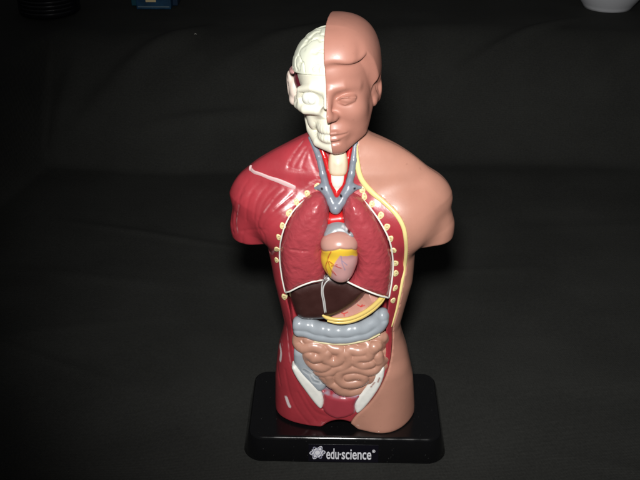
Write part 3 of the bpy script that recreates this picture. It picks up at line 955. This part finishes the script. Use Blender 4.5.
def f_hair(x, y, z):
    q = ((np.abs(x) / 2.74) ** 2.5 + (np.abs(y - 0.42) / 3.05) ** 2.3 + (np.abs(z - 0.75) / 2.82) ** 2.5 + 1e-9) ** (1 / 2.45)
    e = (q - 1) * 2.6
    zb = np.interp(y, [-3, -1.9, -1.3, -0.9, -0.4, 0.4, 1.0, 1.6, 3], [1.52, 1.62, 1.75, 1.0, -0.1, -0.2, -1.2, -2.0, -2.2]) + 0.10 * np.sin(x * 2.6 + 0.4)
    lock = -0.06 * np.exp(-(((y + 1.6) - (z - 2.2) * 0.5) / 0.25) ** 2) * np.exp(-((z - 1.9) / 0.6) ** 2)
    return smax(e - lock, (zb - z) * 0.75, 0.28)
def f_faceR(x, y, z):
    d = smin(f_face(x, y, z), f_hair(x, y, z), np.interp(y, [-3, -1.4, -0.9, 3], [0.22, 0.22, 0.6, 0.6]))
    d = smin(d, f_ear(x, y, z, 2.26), 0.1)
    return smax(d, -x, 0.03)
face = head_organ('face_half', f_faceR, (-0.15, -3.6, -3.8), (3.2, 3.9, 3.95), 0.052, M['face'], torso)

zcut = lambda y: 1.06 - 0.17 * (y + 2.4)
ring_hole = lambda x, y, z: ell(x, y, z, (0.95, -2.62, -0.36), (0.60, 0.52, 0.46))
def f_skull(x, y, z):
    ax = -x
    d = smax(ell(ax, y, z, (0, 0.3, 0.6), (2.12, 2.72, 2.3)), z - zcut(y) - 0.02, 0.04)
    d = smin(d, ell(ax, y, z, (0, -0.75, -0.7), (1.62, 1.72, 1.6)), 0.35)
    d = smax(d, -ell(ax, y, z, (2.3, -0.55, -0.15), (0.55, 0.9, 0.85)), 0.25)
    d = smin(d, chain(ax, y, z, [(0.15, -2.38, 0.22), (0.9, -2.32, 0.36), (1.65, -1.85, 0.1), (1.78, -1.6, -0.4), (1.65, -1.7, -0.9)], 0.16), 0.45)
    d = smin(d, chain(ax, y, z, [(0.75, -2.25, -1.0), (1.4, -2.0, -1.02), (1.98, -1.2, -1.05), (2.2, -0.2, -0.95), (2.15, 0.4, -0.8)], [0.26, 0.3, 0.26, 0.18, 0.15]), 0.3)
    d = smin(d, ell(ax, y, z, (1.15, -0.85, -1.85), (0.48, 0.80, 0.9)), 0.5)
    d = smax(d, -ring_hole(ax, y, z), 0.2)
    d = smin(d, cap(ax, y, z, (0.0, -2.4, 0.1), (0.05, -2.75, -0.62), 0.2, 0.16), 0.15)
    d = smax(d, -ell(ax, y, z, (0.08, -2.5, -1.18), (0.42, 0.5, 0.48)), 0.08)
    d = smin(d, ell(ax, y, z, (0, -1.35, -2.2), (1.0, 1.22, 0.75)), 0.12)
    d = smin(d, chain(ax, y, z, [(1.85, 0.1, -1.3), (1.72, 0.0, -2.1), (1.45, -0.7, -2.85), (0.9, -1.6, -3.2), (0.0, -2.12, -3.32)], [0.2, 0.26, 0.3, 0.36, 0.4]), 0.12)
    d = smin(d, ell(ax, y, z, (0, -1.5, -2.75), (0.95, 1.1, 0.5)), 0.15)
    return smax(d, x, 0.03)
def disp_sk(V):
    x, y, z = V.T
    ax = -x
    ang = np.arctan2(ax, -(y + 0.9))
    front = (y < -1.0) & (ax < 1.15)
    band = sstep(-2.95, -2.8, z) * (1 - sstep(-2.0, -1.85, z))
    d = -0.022 * np.exp(-((np.abs(((ang / 0.155) % 1) - 0.5) - 0.5) / 0.12) ** 2) * band * front
    d = d - 0.045 * np.exp(-((z + 2.42 + 0.06 * ax) / 0.05) ** 2) * front * (ax < 1.05)
    return d
def col_sk(V):
    x, y, z = V.T
    ax = -x
    c = np.tile(np.array([0.76, 0.735, 0.60]), (len(V), 1))
    c = c * (1 + 0.04 * noise3(V * 2, 1))[:, None]
    g = np.exp(-((z + 2.42 + 0.06 * ax) / 0.04) ** 2) * ((y < -1) & (ax < 1.05))
    c = mixc(c, (0.38, 0.38, 0.36), g * 0.7)
    return c
head_organ('skull_half', f_skull, (-2.9, -3.2, -3.8), (0.15, 3.3, 1.35), 0.05, M['bone'], torso, color=col_sk, disp=disp_sk)
def f_eye(x, y, z):
    return ell(x, y, z, (-0.95, -1.90, -0.38), (0.62, 0.46, 0.46))
def col_eye(V):
    c = np.tile(np.array([0.80, 0.80, 0.72]), (len(V), 1))
    r = np.hypot(V[:, 0] + 0.93, V[:, 2] + 0.42)
    front = V[:, 1] < -1.95
    return mixc(c, (0.50, 0.51, 0.46), np.exp(-((r - 0.2) / 0.035) ** 2) * 0.9 * front)
head_organ('eyeball', f_eye, (-1.6, -2.6, -1.1), (-0.3, -1.3, 0.3), 0.05, M['bone'], torso, color=col_eye)
# soft tissue behind the bone: temple and deep jaw, plus painted shade under the chin
def f_soft(x, y, z):
    d = ell(x, y, z, (0, 0.45, -0.05), (2.42, 1.9, 1.6))
    d = smin(d, ell(x, y, z, (0, 0.0, -1.7), (1.75, 1.7, 1.35)), 0.4)
    d = smax(smax(d, x + 0.01, 0.03), z - zcut(y) + 0.05, 0.05)
    return np.minimum(d, ell(x, y, z, (0.05, -0.45, -2.85), (1.2, 1.5, 0.98)))  # dark maroon lump added for the shade under the chin
head_organ('temple_muscle_chin_shade', f_soft, (-2.8, -2.6, -4.0), (1.5, 2.8, 1.3), 0.07, M['maroon'], torso)
def f_earL(x, y, z):
    return f_ear(-x, y + 0.1, (z - 0.05) * 1.12, 2.62)
head_organ('ear', f_earL, (-3.4, -0.8, -2.4), (-1.9, 1.9, 0.8), 0.05, mat('ear_pale_pink', (0.70, 0.58, 0.50), 0.42), torso)
arc = [(-2.42 * math.cos(t), 0.35 - 2.7 * math.sin(t), zcut(0.35 - 2.7 * math.sin(t)) - 0.02) for t in np.linspace(-0.25, 0.55, 12)]
sweep('scalp_edge', np.array(arc) @ HM.T + HC, [0.06] + [0.14] * 9 + [0.1, 0.03], mat('scalp_edge_pink', (0.62, 0.33, 0.32), 0.4), torso, flat=1.0)

def f_brain(x, y, z):
    d = ell(x, y, z, (0, 0.35, 0.72), (2.36, 2.72, 2.22))
    return smax(smax(d, x + 0.005, 0.03), zcut(y) + 0.02 - z, 0.03)
def gyr(V):
    W = V + 0.35 * np.stack([noise3(V * 1.5, 11), noise3(V * 1.5, 12), noise3(V * 1.5, 13)], 1)
    n = noise3(W * np.array([2.2, 1.7, 1.7]), 21) + 0.25 * noise3(W * 3.4, 22)
    return np.exp(-(n / 0.2) ** 2)
def disp_br(V):
    top = sstep(0.08, 0.2, V[:, 2] - zcut(V[:, 1])) * sstep(0.0, 0.08, -V[:, 0])
    return -0.075 * gyr(V) * top
def col_br(V):
    c = np.tile(np.array([0.76, 0.78, 0.64]), (len(V), 1))
    return mixc(c, (0.64, 0.65, 0.50), gyr(V) * 0.5)
head_organ('brain_half', f_brain, (-2.7, -2.8, 0.0), (0.12, 3.4, 3.3), 0.048, M['brain'], torso, color=col_br, disp=disp_br)

# ------------------------------------------------------------------ base
def rrect(hx, y0, y1, r, n=10, cx=0.12):
    P = []
    for (sx, yy, a0) in ((1, y1, 0), (-1, y1, 90), (-1, y0, 180), (1, y0, 270)):
        ccx = cx + sx * (hx - r)
        ccy = yy - r if yy == y1 else yy + r
        for k in range(n + 1):
            a = math.radians(a0 + 90 * k / n)
            P.append((ccx + r * math.cos(a), ccy + r * math.sin(a)))
    return P
Y0, Y1 = -3.15, 3.95
lev = []
for z, o in [(-1.9, 0.40), (-1.84, 0.43), (-0.3, 0.10), (-0.16, 0.06), (-0.08, 0.0), (-0.03, -0.07), (0.0, -0.17)]:
    lev.append([(x, y, z) for x, y in rrect(6.55 + o, Y0 - o, Y1 + o, 0.95 + o)])
V, Fc = [], []
N = len(lev[0])
for L in lev: V += L
for i in range(len(lev) - 1):
    for k in range(N):
        k2 = (k + 1) % N
        Fc.append([i * N + k, i * N + k2, (i + 1) * N + k2, (i + 1) * N + k])
Fc.append([(len(lev) - 1) * N + k for k in range(N)])
Fc.append([k for k in range(N)][::-1])
base = mesh('display_base', V, Fc, M['base'], torso)
for p in base.data.polygons:
    if len(p.vertices) > 4: p.use_smooth = False

# label on the sloping front wall
wA = np.array([0, Y0 - 0.43, -1.84]); wB = np.array([0, Y0 - 0.10, -0.3])
up = (wB - wA) / np.linalg.norm(wB - wA)
wn = np.array([0, -up[2], up[1]])
def wall(px, py, off):
    d = ray(px, py)
    t = ((wA - CAM) @ wn) / (d @ wn)
    return CAM + d * t + wn * off
c0, c1 = wall(308.5, 462, 0), wall(378.5, 445.2, 0)
def slab(name, P, off0, off1, m, parent):
    n = len(P)
    V = [p + wn * off0 for p in P] + [p + wn * off1 for p in P]
    Fc = [list(range(n, 2 * n)), list(range(n))[::-1]] + [[k, (k + 1) % n, n + (k + 1) % n, n + k] for k in range(n)]
    return mesh(name, V, Fc, m, parent, smooth=False)
xa, xb = c0[0], c1[0]
sa, sb = (c0 - wA) @ up, (c1 - wA) @ up
sa = max(sa, 0.03)
def WP(x, s):
    return wA + up * s + np.array([x, 0, 0])
slab('label_plate', [WP(xa, sa), WP(xb, sa), WP(xb, sb), WP(xa, sb)], -0.01, 0.012, M['label'], base)
def text(body_, x0, x1, sbase, sh, m, name, bold=0.02):
    cu = bpy.data.curves.new(name, 'FONT')
    cu.body = body_
    cu.size = 1.0
    cu.offset = bold
    cu.extrude = 0.0
    cu.resolution_u = 6
    tmp = bpy.data.objects.new('tmp', cu)
    COL.objects.link(tmp)
    dg = bpy.context.evaluated_depsgraph_get()
    me = bpy.data.meshes.new_from_object(tmp.evaluated_get(dg))
    bpy.data.objects.remove(tmp)
    co_ = np.array([v.co[:] for v in me.vertices])
    xr = (co_[:, 0].min(), co_[:, 0].max())
    fac = (x1 - x0) / (xr[1] - xr[0])
    V = [WP(x0 + (c[0] - xr[0]) * fac, sbase + c[1] * sh / 0.73) + wn * 0.019 for c in co_]
    Fc = [list(p.vertices) for p in me.polygons]
    return mesh(name, V, Fc, m, base, smooth=False)
t0, t1 = wall(326.3, 458.6, 0), wall(371.5, 448.4, 0)
text('edu', t0[0], wall(338.8, 458, 0)[0], (t0 - wA) @ up, (t1 - t0) @ up, M['ink'], 'lettering', 0.016)
text('science', wall(341.6, 458, 0)[0], t1[0], (t0 - wA) @ up, (t1 - t0) @ up, M['ink'], 'lettering', 0.016)
def disc(cx, s, rx, rs, off, n=20, a0=0.0, hole=None, rot=0.0):
    V, Fc = [], []
    def pt(k, f):
        a = 2 * math.pi * k / n + a0
        u, v = rx * f * math.cos(a), rs * f * math.sin(a)
        return WP(cx + u * math.cos(rot) - v * math.sin(rot), s + u * math.sin(rot) + v * math.cos(rot)) + wn * off
    if hole is None:
        V = [pt(k, 1) for k in range(n)]; Fc = [list(range(n))]
    else:
        for k in range(n): V += [pt(k, 1), pt(k, hole)]
        for k in range(n):
            k2 = (k + 1) % n
            Fc.append([2 * k, 2 * k2, 2 * k2 + 1, 2 * k + 1])
    return V, Fc
def joinp(parts):
    V, Fc = [], []
    for v, f in parts:
        b = len(V); V += v; Fc += [[b + q for q in p] for p in f]
    return V, Fc
dot = wall(340.2, 454.2, 0)
rg = wall(373.7, 451.2, 0)
mesh('dot', *disc(dot[0], (dot - wA) @ up, 0.06, 0.07, 0.019), M['ink'], base, smooth=False)
V, Fc = joinp([disc(rg[0], (rg - wA) @ up, 0.11, 0.12, 0.019, hole=0.7), disc(rg[0], (rg - wA) @ up, 0.045, 0.06, 0.019)])
mesh('registered_mark', V, Fc, M['ink'], base, smooth=False)
lc = wall(317.5, 452.5, 0); ls = (lc - wA) @ up; lx = lc[0]
star = []
for k in range(16):
    a = 2 * math.pi * k / 16 + 0.25
    r = 0.40 if k % 2 == 0 else 0.33
    r *= [1.0, 1.05, 1.15, 1.0][k % 4]
    star.append(WP(lx + r * math.cos(a), ls + r * 0.95 * math.sin(a)) + wn * 0.017)
parts = [(star, [list(range(16))])]
mesh('logo', *joinp(parts), M['ink'], base, smooth=False)
rings = [disc(lx, ls, 0.50, 0.20, 0.023, 40, hole=0.84, rot=r) for r in (0.1,)] + [disc(lx, ls, 0.52, 0.2, 0.025, 40, hole=0.84, rot=1.0), disc(lx, ls, 0.52, 0.2, 0.027, 40, hole=0.84, rot=2.1)]
mesh('logo_orbit', *joinp(rings), M['inkgrey'], base, smooth=False)
orb = [disc(lx, ls, 0.55, 0.235, 0.021, 40, hole=0.86, rot=0.1), disc(lx, ls, 0.57, 0.22, 0.0215, 40, hole=0.86, rot=1.05)]
mesh('logo_orbit', *joinp(orb), M['ink'], base, smooth=False)

# ------------------------------------------------------------------ cloth
ZF, ZT = -1.9, 9.0
yk = PZ(200, 170, ZF)[1]
xk = -0.5 * (abs(PZ(45, 172, ZF)[0]) + abs(PZ(0, 210, ZF)[0]))
yt = PZ(300, 30, ZT)[1]
mcl = bpy.data.materials.new('black_cotton')
mcl.use_nodes = True
nt = mcl.node_tree
b_ = nt.nodes['Principled BSDF']
b_.inputs['Roughness'].default_value = 0.9
b_.inputs['Specular IOR Level'].default_value = 0.15
b_.inputs['Sheen Weight'].default_value = 0.0
tc = nt.nodes.new('ShaderNodeTexCoord')
n1 = nt.nodes.new('ShaderNodeTexNoise'); n1.inputs['Scale'].default_value = 14; n1.inputs['Detail'].default_value = 8
n2 = nt.nodes.new('ShaderNodeTexNoise'); n2.inputs['Scale'].default_value = 600; n2.inputs['Detail'].default_value = 3
for n_ in (n1, n2): nt.links.new(tc.outputs['Object'], n_.inputs['Vector'])
ad = nt.nodes.new('ShaderNodeMath'); ad.operation = 'ADD'
nt.links.new(n1.outputs['Fac'], ad.inputs[0]); nt.links.new(n2.outputs['Fac'], ad.inputs[1])
cr = nt.nodes.new('ShaderNodeMapRange')
cr.inputs[1].default_value = 0.6; cr.inputs[2].default_value = 1.4; cr.inputs[3].default_value = 0.72; cr.inputs[4].default_value = 1.28
nt.links.new(ad.outputs[0], cr.inputs[0])
vm = nt.nodes.new('ShaderNodeVectorMath'); vm.operation = 'SCALE'
vm.inputs[0].default_value = (0.0290, 0.0296, 0.0272)
nt.links.new(cr.outputs[0], vm.inputs[3])
nt.links.new(vm.outputs[0], b_.inputs['Base Color'])
wv = nt.nodes.new('ShaderNodeTexWave'); wv.inputs['Scale'].default_value = 420; wv.bands_direction = 'X'; wv.inputs['Distortion'].default_value = 1.0
wv2 = nt.nodes.new('ShaderNodeTexWave'); wv2.inputs['Scale'].default_value = 420; wv2.bands_direction = 'Y'; wv2.inputs['Distortion'].default_value = 1.0
for n_ in (wv, wv2): nt.links.new(tc.outputs['Object'], n_.inputs['Vector'])
a2 = nt.nodes.new('ShaderNodeMath'); a2.operation = 'ADD'
nt.links.new(wv.outputs['Fac'], a2.inputs[0]); nt.links.new(wv2.outputs['Fac'], a2.inputs[1])
a3 = nt.nodes.new('ShaderNodeMath'); a3.operation = 'ADD'
nt.links.new(a2.outputs[0], a3.inputs[0]); nt.links.new(n2.outputs['Fac'], a3.inputs[1])
bp = nt.nodes.new('ShaderNodeBump'); bp.inputs['Distance'].default_value = 0.00022; bp.inputs['Strength'].default_value = 0.8
nt.links.new(a3.outputs[0], bp.inputs['Height']); nt.links.new(bp.outputs[0], b_.inputs['Normal'])

gx = np.concatenate([np.linspace(-140, -50, 50, endpoint=False), np.linspace(-50, 50, 260, endpoint=False), np.linspace(50, 150, 60)])
gy = np.concatenate([np.linspace(-80, -20, 40, endpoint=False), np.linspace(-20, yt + 8, 300, endpoint=False), np.linspace(yt + 8, 420, 60)])
GX, GY = np.meshgrid(gx, gy, indexing='ij')
P2 = np.stack([GX.ravel(), GY.ravel(), np.zeros(GX.size)], 1)
nz = noise3(P2 * 0.06, 31).reshape(GX.shape)
u = np.clip((GY - yk - 1.6 * nz - 1.2 * np.sin(GX * 0.09)) / (yt - yk), 0, 1)
slope_len = 14.0
qa, qb = PZ(43, 172, ZF), PZ(0, 208, ZF)
xl = qa[0] + (GY - qa[1]) * (qb[0] - qa[0]) / (qb[1] - qa[1])
ul = sstep(0, 5.5, xl - GX - 0.3 * nz) * np.clip((GY - 12) * 0.55, 0, 12.5) / (ZT - ZF)
def soft(t): return np.where(t < 0.06, t * t / 0.12, np.where(t > 0.5, 0.72 - (1 - t) ** 2, t - 0.03)) / 0.72
mixr = sstep(-22, 2, GX)
rise = np.maximum(soft(u) * (1 - mixr) + sstep(0, 1, u) * mixr, np.minimum(ul, 1))
Zc = ZF + (ZT - ZF) * rise
# soft folds and creases in the cloth
foldw = sstep(4, 14, np.hypot(GX * 0.9, (GY - 0.5)))
wr = 0.20 * noise3(P2 * np.array([0.035, 0.12, 1]), 41).reshape(GX.shape) + 0.10 * noise3(P2 * np.array([0.09, 0.30, 1]), 42).reshape(GX.shape)
cre = 0
for (ax_, ay, bx_, by, w_, h_) in [(-40, 22, -8, 17, 0.8, 0.28), (-36, 8, -12, 14, 0.6, 0.15), (10, 28, 40, 31, 1.0, 0.2), (12, 4, 45, 9, 0.8, 0.12), (-30, -6, -9, -3, 0.7, 0.10),
                                   (-33, yk + 1, -14, yk + 17, 1.3, 0.9), (-20, yk + 5, 4, yk + 20, 1.2, 0.5), (-33, yk, -30, yk + 12, 1.2, 0.8), (20, yk + 4, 38, yk + 16, 1.2, 0.4), (-30, 30, -6, 24, 0.5, 0.5), (-34, 12, -14, 3, 0.45, 0.4), (14, -2, 36, -9, 0.5, 0.35), (-24, yk + 3, -6, yk + 6, 0.7, 0.5), (9, yk + 8, 30, yk + 20, 0.7, 0.5), (-12, 20, 20, 22, 0.6, 0.35)]:
    t_ = np.clip(((GX - ax_) * (bx_ - ax_) + (GY - ay) * (by - ay)) / ((bx_ - ax_) ** 2 + (by - ay) ** 2), 0, 1)
    dd = np.hypot(GX - ax_ - t_ * (bx_ - ax_), GY - ay - t_ * (by - ay))
    cre = cre + (h_ if ay > yk - 1 else h_ * 0.35) * np.exp(-(dd / w_) ** 2) * np.sin(np.clip(t_, 0.02, 0.98) * math.pi)
Zc = Zc + (wr + cre + 0.12) * foldw
V = np.stack([GX.ravel(), GY.ravel(), Zc.ravel()], 1)
nx, ny = GX.shape
ii, jj = np.meshgrid(np.arange(nx - 1), np.arange(ny - 1), indexing='ij')
q = (ii * ny + jj).ravel()
Fc = np.stack([q, q + ny, q + ny + 1, q + 1], 1)
cloth = mesh('ground', V, Fc, mcl, None)
cloth['kind'] = 'structure'

def cloth_z(x, y):
    i = int(np.argmin(np.abs(gx - x))); j = int(np.argmin(np.abs(gy - y)))
    return float(Zc[i, j])
def lathe(prof, c, m, name, parent=None, seg=64, smooth=True, sxy=(1, 1), flute=0):
    V, Fc = [], []
    for r, z in prof:
        for k in range(seg):
            a = 2 * math.pi * k / seg
            V.append((c[0] + r * math.cos(a), c[1] + r * math.sin(a), c[2] + z))
    for i in range(len(prof) - 1):
        for k in range(seg):
            k2 = (k + 1) % seg
            Fc.append([i * seg + k, i * seg + k2, (i + 1) * seg + k2, (i + 1) * seg + k])
    return mesh(name, V, Fc, m, parent, smooth=smooth)

# ------------------------------------------------------------------ things at the back edge of the cloth
def back_point(px, py):
    p = PZ(px, py, ZT)
    for _ in range(6):
        p = PZ(px, py, cloth_z(p[0], p[1]))
    return p
# white bowl
p = back_point(613, 13)
kx = PZ(0, 13, ZT); sc_px = FPX / ((p - CAM) @ Fv)         # pixels per cm there
r0 = 25 / sc_px
pc = p + np.array([0, r0, 0]); pc[2] = cloth_z(pc[0], pc[1]) - 0.02
bowl = thing('bowl', 'white china bowl at the back right edge of the black cloth', 'bowl', pc)
mb = mat('bowl_white_glaze', (0.62, 0.63, 0.66), 0.25, 0.3)
prof = [(0.01, 0.35), (r0 * 0.86, 0.35), (r0 * 0.88, 0.0), (r0 * 0.97, 0.0), (r0, 0.3), (r0 * 1.12, 0.75), (r0 * 1.35, 1.8), (r0 * 1.65, 3.6), (r0 * 1.82, 5.6), (r0 * 1.86, 6.0),
        (r0 * 1.80, 5.95), (r0 * 1.6, 3.8), (r0 * 1.3, 2.1), (r0 * 0.9, 1.1), (0.01, 0.9)]
lathe(prof, pc, mb, 'bowl_body', bowl)
# ribbed black pot
p = back_point(42, 21)
sc_px = FPX / ((p - CAM) @ Fv)
r0 = 31 / sc_px
pc = p + np.array([0, r0, 0]); pc[2] = cloth_z(pc[0], pc[1]) - 0.05
pot = thing('canister', 'glossy black ribbed round canister at the back left corner of the cloth', 'canister', pc)
prof = [(0.01, 0), (r0 * 0.96, 0), (r0 * 0.99, 0.15)]
z = 0.3
while z < 11:
    prof += [(r0, z), (r0, z + 0.28), (r0 * 0.993, z + 0.34), (r0 * 0.993, z + 0.42)]
    z += 0.48
prof += [(r0, z), (r0 * 0.97, z + 0.2)]
lathe(prof, pc, mat('canister_black', (0.006, 0.006, 0.008), 0.24, 0.0), 'side_wall', pot, seg=96)
lathe([(r0 * 0.98, z + 0.15), (r0 * 0.98, z + 0.7), (r0 * 0.93, z + 0.8), (0.01, z + 0.82)], pc, mat('canister_lid_black', (0.006, 0.006, 0.007), 0.3), 'lid', pot, seg=64)
# blue carton
p = back_point(154, 10)
sc_px = FPX / ((p - CAM) @ Fv)
hw = 24 / sc_px; hh = 9.0; dp = 3.0
pc = p + np.array([0, dp, 0]); pc[2] = cloth_z(pc[0], pc[1])
box = thing('carton', 'dark blue carton with small cream square label at the back of the cloth', 'box', pc)
def cuboid(name, c, h, m, parent, bev=0.08, rz=0.0):
    import bmesh
    bm = bmesh.new()
    bmesh.ops.create_cube(bm, size=1)
    for v in bm.verts:
        x_, y_ = v.co.x * h[0] * 2, v.co.y * h[1] * 2
        v.co = (c[0] + x_ * math.cos(rz) - y_ * math.sin(rz), c[1] + x_ * math.sin(rz) + y_ * math.cos(rz), c[2] + v.co.z * h[2] * 2)
    bmesh.ops.bevel(bm, geom=list(bm.edges), offset=bev, segments=2, profile=0.6, affect='EDGES')
    V = [v.co[:] for v in bm.verts]; bm.verts.index_update()
    Fc = [[v.index for v in f.verts] for f in bm.faces]
    bm.free()
    return mesh(name, V, Fc, m, parent, smooth=False)
blue = mat('carton_blue', (0.007, 0.045, 0.10), 0.4, var=0.3)
cuboid('carton_body', pc + np.array([0, 0, hh / 2 + 0.02]), (hw * 0.72, dp, hh / 2), blue, box)
cuboid('side_flap', pc + np.array([-hw * 0.72 - hw * 0.14 + 0.02, 0.3, hh / 2 + 0.1]), (hw * 0.13, dp * 0.8, hh / 2 - 0.1), mat('carton_teal', (0.006, 0.06, 0.09), 0.4), box)
cuboid('side_flap', pc + np.array([hw * 0.72 + hw * 0.12, 0.4, hh / 2 + 0.1]), (hw * 0.11, dp * 0.8, hh / 2 - 0.1), mat('carton_navy', (0.004, 0.02, 0.05), 0.4), box)
lz = 1.2
cuboid('label_square', pc + np.array([-0.3, -dp - 0.02, lz + 0.9]), (5.2 / sc_px, 0.04, 1.15), mat('carton_label_cream', (0.62, 0.50, 0.28), 0.5), box, bev=0.02)
cuboid('label_mark', pc + np.array([-0.3, -dp - 0.07, lz + 1.05]), (2.2 / sc_px, 0.03, 0.6), mat('carton_label_brown', (0.16, 0.09, 0.04), 0.5), box, bev=0.01)
cuboid('bottom_stripe', pc + np.array([0.0, -dp - 0.015, 0.35]), (hw * 0.66, 0.03, 0.07), mat('carton_stripe', (0.10, 0.16, 0.20), 0.5), box, bev=0.01)
# lint on the cloth
p = back_point(195.5, 35.5)
ml = mat('lint_white', (0.4, 0.4, 0.36), 0.8)
l = sweep('lint_fleck', np.array([p + (-0.12, 0, 0.15), p + (0.0, 0.05, 0.2), p + (0.13, 0, 0.15)]), 0.035, ml, None)
l['label'] = 'tiny pale fleck of lint on the cloth behind the head, left of it'; l['category'] = 'lint'
